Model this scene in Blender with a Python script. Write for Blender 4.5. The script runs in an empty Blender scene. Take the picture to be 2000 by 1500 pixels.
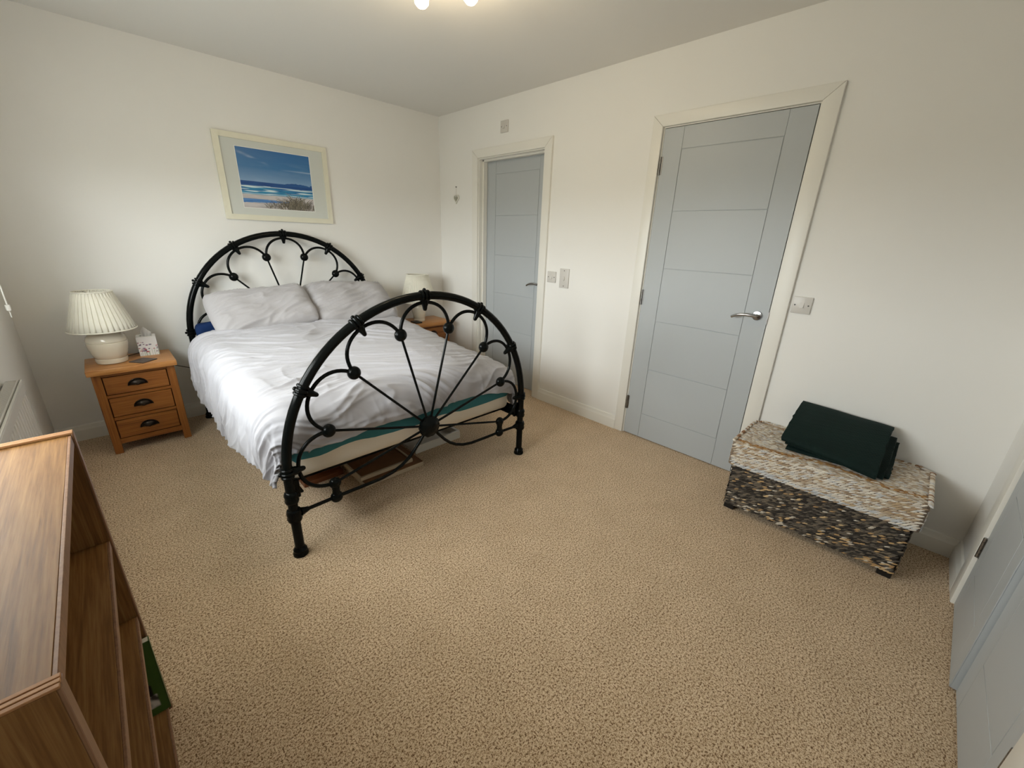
import bpy, bmesh, math, random
from math import sin, cos, pi, radians, sqrt, hypot
from mathutils import Vector, Matrix, noise

random.seed(7)
S = bpy.context.scene
COL = S.collection

# ------------------------------------------------------------------ camera
# frame taken as 2000 x 1500; room axes: x along the headboard wall (door wall is x = 0),
# y along the door wall (headboard wall is y = 0), z up, metres
F_PX, YAW, PITCH, ROLL = 795.89, radians(45.152), radians(-19.604), radians(2.073)
CAM = Vector((-2.5879, -3.6693, 1.3429))
fw = Vector((sin(YAW) * cos(PITCH), cos(YAW) * cos(PITCH), sin(PITCH)))
rt = fw.cross(Vector((0, 0, 1))).normalized()
up = rt.cross(fw)
rt2 = cos(ROLL) * rt + sin(ROLL) * up
up2 = -sin(ROLL) * rt + cos(ROLL) * up
cam = bpy.data.cameras.new('camera')
cam.sensor_fit = 'HORIZONTAL'
cam.sensor_width = 36.0
cam.lens = 36.0 * F_PX / 2000.0
cam.clip_start = 0.02
cam_o = bpy.data.objects.new('camera', cam)
COL.objects.link(cam_o)
cam_o.matrix_world = Matrix(((rt2.x, up2.x, -fw.x, CAM.x), (rt2.y, up2.y, -fw.y, CAM.y), (rt2.z, up2.z, -fw.z, CAM.z), (0, 0, 0, 1)))
S.camera = cam_o

# ------------------------------------------------------------------ sky, window light, exposure
WORLD_STRENGTH = 18.5
BULB_W = 2.5
S.view_settings.view_transform = 'Standard'
S.view_settings.look = 'None'
S.view_settings.gamma = 1.0
S.view_settings.use_curve_mapping = False
S.view_settings.exposure = 0.0
S.cycles.max_bounces = 9
S.cycles.glossy_bounces = 3
S.cycles.transmission_bounces = 3
w = bpy.data.worlds.new('overcast_sky')
S.world = w
w.use_nodes = True
bg = w.node_tree.nodes['Background']
bg.inputs[1].default_value = WORLD_STRENGTH
_tc = w.node_tree.nodes.new('ShaderNodeTexCoord')
_sx = w.node_tree.nodes.new('ShaderNodeSeparateXYZ')
_mr = w.node_tree.nodes.new('ShaderNodeMapRange')
_cr = w.node_tree.nodes.new('ShaderNodeValToRGB')
_mr.inputs[1].default_value = -1.0
_cr.color_ramp.elements[0].position = 0.485          # ground and gardens below the horizon
_cr.color_ramp.elements[0].color = (0.30, 0.30, 0.27, 1)
_cr.color_ramp.elements[1].position = 0.515          # even overcast sky above it
_cr.color_ramp.elements[1].color = (0.97, 0.985, 1.0, 1)
w.node_tree.links.new(_tc.outputs['Generated'], _sx.inputs[0])
w.node_tree.links.new(_sx.outputs['Z'], _mr.inputs[0])
w.node_tree.links.new(_mr.outputs[0], _cr.inputs[0])
w.node_tree.links.new(_cr.outputs[0], bg.inputs[0])
# the window opening (left wall) as a sampling portal for that sky: it gives off no light itself
WY0, WY1, WZ0, WZ1 = -2.70, -0.88, 0.93, 2.10
pl_ = bpy.data.lights.new('window_portal', 'AREA')
pl_.shape = 'RECTANGLE'
pl_.size = WY1 - WY0
pl_.size_y = WZ1 - WZ0
pl_.cycles.is_portal = True
pl_o = bpy.data.objects.new('window_portal', pl_)
COL.objects.link(pl_o)
pl_o.matrix_world = Matrix(((0, 0, -1, -3.205), (-1, 0, 0, (WY0 + WY1) / 2), (0, 1, 0, (WZ0 + WZ1) / 2), (0, 0, 0, 1)))


# ------------------------------------------------------------------ materials
def lin(r, g, b):
    f = lambda c: (c / 255) / 12.92 if c / 255 <= 0.04045 else ((c / 255 + 0.055) / 1.055) ** 2.4
    return (f(r), f(g), f(b), 1)


def new_mat(name):
    m = bpy.data.materials.new(name)
    m.use_nodes = True
    return m, m.node_tree, m.node_tree.nodes['Principled BSDF']


def ramp(nt, fac, stops):
    n = nt.nodes.new('ShaderNodeValToRGB')
    el = n.color_ramp.elements
    while len(el) < len(stops):
        el.new(0.5)
    for e, (p, c) in zip(el, stops):
        e.position = p
        e.color = c
    nt.links.new(fac, n.inputs[0])
    return n.outputs[0]


def coords(nt, scale=(1, 1, 1), kind='Object', rot=(0, 0, 0)):
    t = nt.nodes.new('ShaderNodeTexCoord')
    mp = nt.nodes.new('ShaderNodeMapping')
    mp.inputs['Scale'].default_value = scale
    mp.inputs['Rotation'].default_value = rot
    nt.links.new(t.outputs[kind], mp.inputs[0])
    return mp.outputs[0]


def noise_n(nt, vec, scale, detail=3, rough=0.5, dist=0.0):
    n = nt.nodes.new('ShaderNodeTexNoise')
    n.inputs['Scale'].default_value = scale
    n.inputs['Detail'].default_value = detail
    n.inputs['Roughness'].default_value = rough
    n.inputs['Distortion'].default_value = dist
    nt.links.new(vec, n.inputs['Vector'])
    return n.outputs['Fac']


def bump(nt, bsdf, height, strength, dist):
    b = nt.nodes.new('ShaderNodeBump')
    b.inputs['Strength'].default_value = strength
    b.inputs['Distance'].default_value = dist
    nt.links.new(height, b.inputs['Height'])
    nt.links.new(b.outputs[0], bsdf.inputs['Normal'])


def plain(name, col, rough=0.5, metal=0.0, var=0.04, vscale=6.0, bscale=0, bstr=0.15, bdist=0.001, coat=0.0, spec=0.5, sheen=0.0):
    m, nt, p = new_mat(name)
    v = coords(nt)
    n = noise_n(nt, v, vscale, 4)
    a = tuple(max(0, c * (1 - var)) for c in col[:3]) + (1,)
    b = tuple(min(1, c * (1 + var)) for c in col[:3]) + (1,)
    nt.links.new(ramp(nt, n, [(0.3, a), (0.7, b)]), p.inputs['Base Color'])
    p.inputs['Roughness'].default_value = rough
    p.inputs['Metallic'].default_value = metal
    p.inputs['Coat Weight'].default_value = coat
    p.inputs['Specular IOR Level'].default_value = spec
    p.inputs['Sheen Weight'].default_value = sheen
    if bscale:
        bump(nt, p, noise_n(nt, v, bscale, 3), bstr, bdist)
    return m


def wood(name, grain, dark, mid, light, rough=0.42, scale=1.0, coat=0.0, spec=0.5):
    m, nt, p = new_mat(name)
    sc = [26 * scale] * 3
    sc['xyz'.index(grain)] = 1.6 * scale
    v = coords(nt, tuple(sc))
    n1 = noise_n(nt, v, 1.6, 5, 0.6, 0.6)
    sc2 = [170 * scale] * 3
    sc2['xyz'.index(grain)] = 5 * scale
    n2 = noise_n(nt, coords(nt, tuple(sc2)), 1.0, 3, 0.6)
    mx = nt.nodes.new('ShaderNodeMix')
    mx.data_type = 'FLOAT'
    mx.inputs[0].default_value = 0.55
    nt.links.new(n1, mx.inputs[2])
    nt.links.new(n2, mx.inputs[3])
    c = ramp(nt, mx.outputs[0], [(0.30, dark), (0.47, mid), (0.66, light)])
    nt.links.new(c, p.inputs['Base Color'])
    p.inputs['Roughness'].default_value = rough
    p.inputs['Coat Weight'].default_value = coat
    p.inputs['Specular IOR Level'].default_value = spec
    bump(nt, p, n2, 0.15, 0.0006)
    return m


def attr_mat(name, rough=0.6, bscale=0, bstr=0.2, bdist=0.001, spec=0.3):
    m, nt, p = new_mat(name)
    a = nt.nodes.new('ShaderNodeAttribute')
    a.attribute_name = 'Col'
    nt.links.new(a.outputs['Color'], p.inputs['Base Color'])
    p.inputs['Roughness'].default_value = rough
    p.inputs['Specular IOR Level'].default_value = spec
    if bscale:
        bump(nt, p, noise_n(nt, coords(nt), bscale, 3), bstr, bdist)
    return m


def carpet_mat():
    m, nt, p = new_mat('speckled_carpet')
    v = coords(nt)
    n = noise_n(nt, v, 145, 3, 0.6)
    n2 = noise_n(nt, v, 290, 2, 0.6)
    mx = nt.nodes.new('ShaderNodeMix')
    mx.data_type = 'FLOAT'
    mx.inputs[0].default_value = 0.35
    nt.links.new(n, mx.inputs[2])
    nt.links.new(n2, mx.inputs[3])
    c = ramp(nt, mx.outputs[0], [(0.39, lin(118, 88, 62)), (0.45, lin(190, 159, 124)), (0.51, lin(226, 199, 166)), (0.60, lin(242, 222, 194))])
    big = noise_n(nt, v, 7.0, 4)
    hue = nt.nodes.new('ShaderNodeMix')
    hue.data_type = 'RGBA'
    hue.blend_type = 'MULTIPLY'
    hue.inputs[0].default_value = 1.0
    nt.links.new(c, hue.inputs[6])
    nt.links.new(ramp(nt, big, [(0.3, (0.90, 0.89, 0.87, 1)), (0.7, (1, 1, 1, 1))]), hue.inputs[7])
    nt.links.new(hue.outputs[2], p.inputs['Base Color'])
    p.inputs['Roughness'].default_value = 1.0
    p.inputs['Specular IOR Level'].default_value = 0.05
    p.inputs['Sheen Weight'].default_value = 0.15
    bump(nt, p, mx.outputs[0], 0.8, 0.005)
    return m


M = {}
M['wall'] = plain('warm_white_wall_paint', (0.90, 0.885, 0.85), 0.75, var=0.012, vscale=1.5, bscale=220, bstr=0.06, spec=0.2)
M['ceiling'] = plain('white_ceiling_paint', (0.86, 0.845, 0.81), 0.85, var=0.01, vscale=1.2, bscale=220, bstr=0.05, spec=0.15)
M['trim'] = plain('white_gloss_trim', (0.86, 0.84, 0.78), 0.35, var=0.01, vscale=3, bscale=60, bstr=0.02)
M['door'] = plain('grey_satin_door', lin(184, 189, 192), 0.42, var=0.015, vscale=2, bscale=160, bstr=0.04)
M['carpet'] = carpet_mat()
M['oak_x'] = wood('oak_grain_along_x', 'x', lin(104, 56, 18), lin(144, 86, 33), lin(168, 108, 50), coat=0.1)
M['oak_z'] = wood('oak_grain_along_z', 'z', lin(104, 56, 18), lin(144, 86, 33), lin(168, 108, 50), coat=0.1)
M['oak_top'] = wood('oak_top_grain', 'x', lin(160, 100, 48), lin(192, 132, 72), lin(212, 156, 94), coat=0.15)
M['oak_frame'] = wood('red_brown_frame_wood', 'x', lin(84, 44, 20), lin(112, 62, 30), lin(134, 82, 44), rough=0.5)
LAM = (lin(94, 62, 30), lin(126, 88, 48), lin(152, 114, 70))
M['lam_y'] = wood('brown_oak_laminate_along_y', 'y', *LAM, rough=0.45, scale=1.5, spec=0.3)
M['lam_z'] = wood('brown_oak_laminate_along_z', 'z', *LAM, rough=0.48, scale=1.5, spec=0.3)
M['lam_edge'] = wood('brown_laminate_edge_band', 'z', lin(112, 78, 54), lin(132, 96, 70), lin(150, 112, 84), rough=0.45)
M['ply'] = wood('raw_cut_board_edge', 'x', lin(150, 104, 66), lin(178, 130, 88), lin(196, 150, 106), rough=0.6)
M['black'] = plain('black_enamel_metal', (0.004, 0.005, 0.0047), 0.17, 0.0, var=0.2, vscale=12, bscale=90, bstr=0.02, coat=0.0, spec=0.12)
M['bronze'] = plain('dark_bronze', (0.035, 0.027, 0.022), 0.32, 0.85, var=0.2, vscale=30)
M['chrome'] = plain('brushed_chrome', (0.42, 0.42, 0.42), 0.2, 1.0, var=0.08, vscale=40)
M['steel'] = plain('steel_hinge', (0.30, 0.29, 0.28), 0.35, 1.0, var=0.1, vscale=40)
M['white_pl'] = plain('white_switch_plastic', lin(214, 210, 204), 0.35, var=0.01)
M['dark_slot'] = plain('dark_screw_recess', (0.08, 0.075, 0.07), 0.5)
M['cotton'] = plain('white_cotton_bedding', lin(184, 183, 189), 0.9, var=0.02, vscale=5, bscale=900, bstr=0.08, bdist=0.0005, spec=0.15, sheen=0.2)
M['pillow'] = plain('grey_white_pillowcase', lin(182, 179, 181), 0.9, var=0.02, vscale=5, bscale=900, bstr=0.08, bdist=0.0005, spec=0.15, sheen=0.2)
M['teal'] = plain('teal_fitted_sheet', lin(62, 118, 126), 0.9, var=0.05, vscale=4, bscale=700, bstr=0.08, bdist=0.0005, spec=0.15)
M['cream'] = plain('cream_mattress_ticking', lin(226, 216, 200), 0.9, var=0.03, vscale=4, bscale=500, bstr=0.1, bdist=0.0006, spec=0.15)
M['navy'] = plain('navy_cloth', lin(30, 52, 96), 0.9, var=0.1, vscale=20, bscale=500, bstr=0.1, bdist=0.0006, spec=0.15)
M['shade'] = plain('cream_pleated_lampshade', lin(240, 236, 222), 0.85, var=0.015, vscale=30, bscale=600, bstr=0.06, bdist=0.0004, spec=0.2)
M['ceramic'] = plain('cream_glazed_ceramic', lin(232, 222, 202), 0.16, var=0.02, vscale=10, coat=0.5)
M['cream_frame'] = plain('cream_painted_frame', lin(236, 232, 212), 0.5, var=0.02, vscale=20, bscale=120, bstr=0.06)
M['mount'] = plain('pale_mount_card', lin(214, 217, 211), 0.8, var=0.01)
M['mount_edge'] = plain('white_bevel_card', lin(240, 240, 236), 0.8, var=0.01)
M['rad'] = plain('white_radiator_enamel', lin(226, 224, 218), 0.3, var=0.01)
M['rad_dark'] = plain('grey_grille_shadow_metal', lin(150, 148, 142), 0.5, var=0.02)  # plain grey metal of the convector under the grille
M['upvc'] = plain('white_window_frame', lin(236, 236, 234), 0.35, var=0.01)
M['cord'] = plain('white_blind_cord', lin(238, 236, 230), 0.5, var=0.01)
M['blind'] = plain('white_blind_fabric', lin(230, 228, 220), 0.9, var=0.02)
M['black_pl'] = plain('black_plastic', (0.008, 0.008, 0.009), 0.4, var=0.2)
M['coaster'] = plain('dark_grey_coaster', lin(92, 80, 74), 0.45, var=0.08, vscale=60)
M['tissue'] = plain('white_tissue', lin(240, 238, 236), 0.9, var=0.02, vscale=10)
M['page'] = plain('white_paper_pages', lin(228, 222, 208), 0.8, var=0.03, vscale=60)
M['green_cover'] = plain('dark_green_book_cover', lin(62, 92, 40), 0.35, var=0.05, vscale=10)
M['board'] = plain('brown_hardboard', lin(128, 90, 58), 0.75, var=0.08, vscale=14, bscale=200, bstr=0.06)
M['cream_edge'] = plain('pale_frame_edge', lin(200, 184, 158), 0.6, var=0.04, vscale=20)
M['white_lam'] = plain('white_shelf_laminate', lin(228, 226, 220), 0.4, var=0.01)
M['heart'] = plain('white_wooden_heart', lin(232, 230, 220), 0.6, var=0.02)
M['heart_in'] = plain('grey_heart', lin(168, 166, 150), 0.6, var=0.05)
M['string'] = plain('pale_string', lin(196, 190, 172), 0.8, var=0.03)
M['throw'] = None
M['print'] = attr_mat('seaside_print', 0.35, spec=0.4)
M['box_print'] = attr_mat('flower_printed_card', 0.5)
M['book_print'] = attr_mat('printed_book_cover', 0.35, spec=0.4)
M['weave'] = attr_mat('woven_seagrass', 0.75, bscale=500, bstr=0.25, bdist=0.001)


def throw_mat():
    m, nt, p = new_mat('dark_green_quilted_cloth')
    v = coords(nt, (1, 1, 1), rot=(0, 0, radians(45)))
    n = noise_n(nt, coords(nt), 8, 3)
    nt.links.new(ramp(nt, n, [(0.3, lin(2, 24, 21)), (0.7, lin(4, 31, 27))]), p.inputs['Base Color'])
    p.inputs['Roughness'].default_value = 0.75
    p.inputs['Sheen Weight'].default_value = 0.03
    p.inputs['Sheen Tint'].default_value = (0.2, 0.5, 0.45, 1)
    p.inputs['Specular IOR Level'].default_value = 0.25
    vo = nt.nodes.new('ShaderNodeTexVoronoi')
    vo.inputs['Scale'].default_value = 95
    vo.inputs['Randomness'].default_value = 0.0
    nt.links.new(v, vo.inputs['Vector'])
    bump(nt, p, vo.outputs['Distance'], 0.5, 0.003)
    return m


M['throw'] = throw_mat()


def glass_mat():
    m = bpy.data.materials.new('window_glass')
    m.use_nodes = True
    nt = m.node_tree
    nt.nodes.clear()
    out = nt.nodes.new('ShaderNodeOutputMaterial')
    tr = nt.nodes.new('ShaderNodeBsdfTransparent')
    gl = nt.nodes.new('ShaderNodeBsdfGlossy')
    gl.inputs['Roughness'].default_value = 0.02
    mx = nt.nodes.new('ShaderNodeMixShader')
    mx.inputs[0].default_value = 0.07
    tr.inputs[0].default_value = (0.97, 0.99, 0.98, 1)
    nt.links.new(tr.outputs[0], mx.inputs[1])
    nt.links.new(gl.outputs[0], mx.inputs[2])
    nt.links.new(mx.outputs[0], out.inputs[0])
    return m


M['glass'] = glass_mat()


def blind_mat():
    m, nt, p = new_mat('white_translucent_blind_cloth')
    tl = nt.nodes.new('ShaderNodeBsdfTranslucent')
    tl.inputs[0].default_value = (0.85, 0.83, 0.78, 1)
    nt.links.new(ramp(nt, noise_n(nt, coords(nt), 400, 2), [(0.3, (0.78, 0.77, 0.73, 1)), (0.7, (0.84, 0.83, 0.79, 1))]), p.inputs['Base Color'])
    p.inputs['Roughness'].default_value = 0.9
    mx = nt.nodes.new('ShaderNodeMixShader')
    mx.inputs[0].default_value = 0.12
    out = nt.nodes['Material Output']
    nt.links.new(p.outputs[0], mx.inputs[1])
    nt.links.new(tl.outputs[0], mx.inputs[2])
    nt.links.new(mx.outputs[0], out.inputs[0])
    return m


M['blind_cloth'] = blind_mat()


def emit_mat(name, col, strength):
    m, nt, p = new_mat(name)
    p.inputs['Base Color'].default_value = (0.9, 0.85, 0.75, 1)
    p.inputs['Emission Color'].default_value = col
    p.inputs['Emission Strength'].default_value = strength
    return m


M['bulb'] = emit_mat('lit_warm_bulb', (1.0, 0.80, 0.50, 1), 9.0)


# ------------------------------------------------------------------ mesh helpers
def box(bm, x0, x1, y0, y1, z0, z1, bev=0.0, seg=1):
    vs = [bm.verts.new((x, y, z)) for x in (x0, x1) for y in (y0, y1) for z in (z0, z1)]
    q = [(0, 1, 3, 2), (4, 6, 7, 5), (0, 4, 5, 1), (2, 3, 7, 6), (0, 2, 6, 4), (1, 5, 7, 3)]
    fs = [bm.faces.new([vs[i] for i in f]) for f in q]
    if bev:
        es = list({e for f in fs for e in f.edges})
        bmesh.ops.bevel(bm, geom=es, offset=bev, segments=seg, affect='EDGES', profile=0.5)


def prism(bm, poly, axis, a0, a1):
    """extrude a 2-D polygon along an axis; poly in the two remaining axes in xyz order"""
    def P(p, a):
        q = list(p)
        q.insert('xyz'.index(axis), a)
        return q
    A = [bm.verts.new(P(p, a0)) for p in poly]
    B = [bm.verts.new(P(p, a1)) for p in poly]
    n = len(poly)
    bm.faces.new(A)
    bm.faces.new(B[::-1])
    for i in range(n):
        bm.faces.new((A[i], B[i], B[(i + 1) % n], A[(i + 1) % n]))


def tube(bm, pts, r, seg=10, closed=False, caps=True):
    pts = [Vector(p) for p in pts]
    n = len(pts)
    rad = r if isinstance(r, (list, tuple)) else [r] * n
    rings = []
    nrm = None
    for i, p in enumerate(pts):
        if closed:
            t = (pts[(i + 1) % n] - pts[i - 1]).normalized()
        else:
            t = (pts[min(i + 1, n - 1)] - pts[max(i - 1, 0)]).normalized()
        if nrm is None:
            nrm = t.orthogonal().normalized()
        nrm = (nrm - t * nrm.dot(t)).normalized()
        b = t.cross(nrm)
        rings.append([bm.verts.new(p + rad[i] * (cos(2 * pi * k / seg) * nrm + sin(2 * pi * k / seg) * b)) for k in range(seg)])
    for i in range(n if closed else n - 1):
        A, B = rings[i], rings[(i + 1) % n]
        for k in range(seg):
            bm.faces.new((A[k], A[(k + 1) % seg], B[(k + 1) % seg], B[k]))
    if caps and not closed:
        bm.faces.new(rings[0][::-1])
        bm.faces.new(rings[-1])


def lathe(bm, prof, c=(0, 0, 0), seg=32, cap=True, mod=None):
    rings = []
    for r, z in prof:
        ring = []
        for k in range(seg):
            a = 2 * pi * k / seg
            rr = r * (mod(k, z) if mod else 1)
            ring.append(bm.verts.new((c[0] + rr * cos(a), c[1] + rr * sin(a), c[2] + z)))
        rings.append(ring)
    for A, B in zip(rings, rings[1:]):
        for k in range(seg):
            bm.faces.new((A[k], A[(k + 1) % seg], B[(k + 1) % seg], B[k]))
    if cap:
        bm.faces.new(rings[0][::-1])
        bm.faces.new(rings[-1])


def ball(bm, c, r, sx=1, sy=1, sz=1, u=16, v=10):
    mt = Matrix.Translation(Vector(c)) @ Matrix.Diagonal((sx, sy, sz, 1))
    bmesh.ops.create_uvsphere(bm, u_segments=u, v_segments=v, radius=r, matrix=mt)


def link(name, bm, m, parent=None, sharp=38, smooth=True, local=False):
    bmesh.ops.recalc_face_normals(bm, faces=bm.faces[:])
    if sharp:
        for e in bm.edges:
            if len(e.link_faces) == 2 and e.calc_face_angle(0) > radians(sharp):
                e.smooth = False
    for f in bm.faces:
        f.smooth = smooth
    me = bpy.data.meshes.new(name)
    bm.to_mesh(me)
    bm.free()
    if m:
        me.materials.append(m)
    o = bpy.data.objects.new(name, me)
    COL.objects.link(o)
    if parent:
        o.parent = parent
        if not local:
            g = parent
            T = Matrix.Identity(4)
            while g:
                if g.type == 'EMPTY':
                    T = g.matrix_basis @ T
                g = g.parent
            if parent.type == 'EMPTY' or parent.parent:
                o.matrix_parent_inverse = T.inverted() if parent.type == 'EMPTY' else Matrix.Identity(4)
    return o


def thing(name, label, cat, loc=(0, 0, 0), group=None, rz=0.0, kind=None):
    o = bpy.data.objects.new(name, None)
    COL.objects.link(o)
    o.empty_display_size = 0.05
    o.matrix_basis = Matrix.Translation(Vector(loc)) @ Matrix.Rotation(rz, 4, 'Z')
    return tag(o, label, cat, group, kind)


def tag(o, label, cat, group=None, kind=None):
    o['label'] = label
    o['category'] = cat
    if group:
        o['group'] = group
    if kind:
        o['kind'] = kind
    return o


def struct(o, label, cat):
    return tag(o, label, cat, kind='structure')


def bxo(name, m, parent, *b, bev=0.0, seg=1, local=False):
    bm = bmesh.new()
    box(bm, *b, bev=bev, seg=seg)
    return link(name, bm, m, parent, local=local)


# ------------------------------------------------------------------ room shell
W, L, H = 2.994, 4.067, 2.3934
WT = 0.13       # partition thickness
struct(bxo('floor', M['carpet'], None, -W - .2, .2, -L - .62, .15, -.1, 0), 'beige speckled short pile carpet covering the whole floor', 'carpet')
struct(bxo('ceiling', M['ceiling'], None, -W - .2, .2, -L - .62, .15, H, H + .1), 'plain off white painted ceiling', 'ceiling')
struct(bxo('wall_back', M['wall'], None, -W - .2, .15, 0, .15, 0, H), 'white wall behind the black metal headboard', 'wall')

# door openings in the right wall: lining inner edges
BD = (-0.595, -1.357, 1.985)      # bathroom door
MD = (-2.3015, -3.070, 1.991)     # main door
LT = 0.03
bm = bmesh.new()
ys = [.0, BD[0] + LT, BD[1] - LT, MD[0] + LT, MD[1] - LT, -L - .1]
for i in (0, 2, 4):
    box(bm, 0, WT, ys[i + 1], ys[i], 0, H)
box(bm, 0, WT, ys[2], ys[1], BD[2] + LT, H)
box(bm, 0, WT, ys[4], ys[3], MD[2] + LT, H)
box(bm, WT + .012, WT + .05, -L - .1, 0, 0, H)      # added unseen sheet closing the doorways, keeps sky light out
struct(link('wall_right', bm, M['wall']), 'long white wall with the two grey doors', 'wall')

CX0, CX1, CZ = -0.385, -1.381, 1.991   # cupboard lining inner edges
bm = bmesh.new()
box(bm, CX0 + LT, 0, -L - .10, -L, 0, H)
box(bm, -W, CX1 - LT, -L - .10, -L, 0, H)
box(bm, CX1 - LT, CX0 + LT, -L - .10, -L, CZ + LT, H)
box(bm, -W, .05, -L - .62, -L - .56, 0, H)
box(bm, .0, .06, -L - .60, -L - .10, 0, H)
box(bm, -1.60, -1.54, -L - .60, -L - .10, 0, H)
struct(link('wall_front', bm, M['wall']), 'white wall holding the pair of cupboard doors', 'wall')

bm = bmesh.new()
box(bm, -W - .2, -W, WY1, .0, 0, H)
box(bm, -W - .2, -W, -L - .1, WY0, 0, H)
box(bm, -W - .2, -W, WY0, WY1, 0, WZ0)
box(bm, -W - .2, -W, WY0, WY1, WZ1, H)
struct(link('wall_left', bm, M['wall']), 'white window wall above the radiator', 'wall')


# skirting boards: profile with stepped and rounded top
def skirting(name, label, axis, fixed, inward, a0, a1, parent=None):
    prof = [(0, 0), (.018, 0), (.018, .068), (.0165, .074), (.012, .080), (.0115, .092), (.008, .100), (0, .102)]
    bm = bmesh.new()
    if axis == 'x':
        prism(bm, [(fixed + inward * d, z) for d, z in prof], 'x', a0, a1)
    else:
        prism(bm, [(fixed + inward * d, z) for d, z in prof], 'y', a0, a1)
    o = link(name, bm, M['trim'], parent)
    if parent is None:
        struct(o, label, 'baseboard')
    return o


skirting('baseboard_back', 'white skirting board along the headboard wall', 'x', 0, -1, -W, 0)
skirting('baseboard_left', 'white skirting board under the radiator wall', 'y', -W, 1, -L, 0)
sr = thing('baseboard_right', 'white skirting board along the wall of grey doors', 'baseboard', kind='structure')
MC = (-2.228, -3.152, 2.062)
BC = (-0.514, -1.437, 2.060)
for a, b in ((BC[0], 0), (MC[0], BC[1]), (-L, MC[1])):
    skirting('skirting_length', '', 'y', 0, -1, a, b, sr)
CCO = (-0.300, -1.466)
sf = thing('baseboard_front', 'white skirting board beside the cupboard doors', 'baseboard', kind='structure')
for a, b in ((CCO[0], 0), (-W, CCO[1])):
    skirting('skirting_length', '', 'x', -L, 1, a, b, sf)


# architraves and linings -------------------------------------------------
def casing(name, label, plane, o0, o1, otop, i0, i1, itop, lin_in, depth, stop):
    """plane 'x': wall x=0 (room is -x), runs in y; plane 'y': wall y=-L (room is +y), runs in x"""
    t = thing(name, label, 'door frame', kind='structure')

    def mp(a, d):      # a along wall, d out of the wall into the room
        return (-d, a) if plane == 'x' else (a, -L + d)

    def piece(nm, quad, th=.018):
        bm = bmesh.new()
        A = [bm.verts.new((*mp(a, 0), z)) for a, z in quad]
        B = [bm.verts.new((*mp(a, th), z)) for a, z in quad]
        bm.faces.new(A)
        f = bm.faces.new(B[::-1])
        for i in range(4):
            bm.faces.new((A[i], B[i], B[(i + 1) % 4], A[(i + 1) % 4]))
        bmesh.ops.recalc_face_normals(bm, faces=bm.faces[:])
        es = [e for e in f.edges]
        bmesh.ops.bevel(bm, geom=es, offset=.004, segments=2, affect='EDGES', profile=.5)
        return link(nm, bm, M['trim'], t)
    piece('casing_side', [(o0, 0), (i0, 0), (i0, itop), (o0, otop)])
    piece('casing_side', [(o1, 0), (i1, 0), (i1, itop), (o1, otop)])
    piece('casing_head', [(o0, otop), (i0, itop), (i1, itop), (o1, otop)])

    def slab(nm, a0, a1, d0, d1, z0, z1):
        p0, p1 = mp(a0, d0), mp(a1, d1)
        bm = bmesh.new()
        box(bm, min(p0[0], p1[0]), max(p0[0], p1[0]), min(p0[1], p1[1]), max(p0[1], p1[1]), z0, z1)
        return link(nm, bm, M['trim'], t)
    l0, l1, lz = lin_in
    s = 1 if l1 > l0 else -1
    slab('lining_side', l0, l0 - s * LT, 0, -depth, 0, lz + LT)
    slab('lining_side', l1, l1 + s * LT, 0, -depth, 0, lz + LT)
    slab('lining_head', l0, l1, 0, -depth, lz, lz + LT)
    d0, d1 = stop
    slab('door_stop', l0, l0 + s * .014, -d0, -d1, 0, lz)
    slab('door_stop', l1, l1 - s * .014, -d0, -d1, 0, lz)
    slab('door_stop', l0, l1, -d0, -d1, lz - .014, lz)
    return t


casing('trim_1', 'white architrave around the near grey bedroom door', 'x', *MC, MD[0] + .007, MD[1] - .007, MD[2] + .006, MD, WT, (.046, WT))
casing('trim_2', 'white architrave around the set back grey door near the corner', 'x', *BC, BD[0] + .007, BD[1] - .007, BD[2] + .007, BD, WT, (.040, .083))
casing('trim_3', 'white architrave around the cupboard doors', 'y', *CCO, 2.07, CX0 + .007, CX1 - .007, CZ + .006, (CX0, CX1, CZ), .10, (.05, .09))


# ------------------------------------------------------------------ doors
def lever(parent, P, sgn, out, m):
    """lever handle: P = rose centre on the door face, sgn = lever direction along the face axis 'y', out = unit normal x"""
    bm = bmesh.new()
    lathe(bm, [(.001, 0), (.026, 0), (.0262, .004), (.024, .0075), (.010, .009), (.0085, .034), (.0095, .044), (.001, .046)], seg=28, cap=False)
    bmesh.ops.rotate(bm, verts=bm.verts, cent=(0, 0, 0), matrix=Matrix.Rotation(out * pi / 2, 3, 'Y'))
    bmesh.ops.translate(bm, verts=bm.verts, vec=P)
    h = link('door_handle', bm, m, parent)
    bm = bmesh.new()
    pts, rr = [], []
    for i in range(15):
        t = i / 14
        pts.append((P[0] + out * (.042 + .006 * sin(t * pi)), P[1] + sgn * (-.006 + .125 * t), P[2] + .006 * sin(t * pi * .9) - .02 * t * t * t))
        rr.append(.0095 - .002 * t)
    tube(bm, pts, rr, 12)
    o = link('lever', bm, m, h)
    return h


def panel_door(name, label, width, height, inset, glines, thick=.040):
    """leaf in local coordinates: hinge edge at u=0, u to the right, front face d=0 (negative is into the leaf), z from 0.
       returns list of (partname, u0,u1,d0,d1,z0,z1)"""
    g = .0016
    P = [('core', 0, width, -thick, -.0035, 0, height)]
    u0, u1 = inset, width - inset
    zt, zb = glines[0], glines[-1]
    P += [('stile', 0, u0 - g, -.0036, 0, 0, height), ('stile', u1 + g, width, -.0036, 0, 0, height)]
    P += [('rail', u0 - .0008, u1 + .0008, -.0036, -.0002, zt + g, height), ('rail', u0 - .0008, u1 + .0008, -.0036, -.0002, 0, zb - g)]
    for a, b in zip(glines, glines[1:]):
        P.append(('panel', u0 + g, u1 - g, -.0036, 0, b + g, a - g))
    return P


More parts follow.
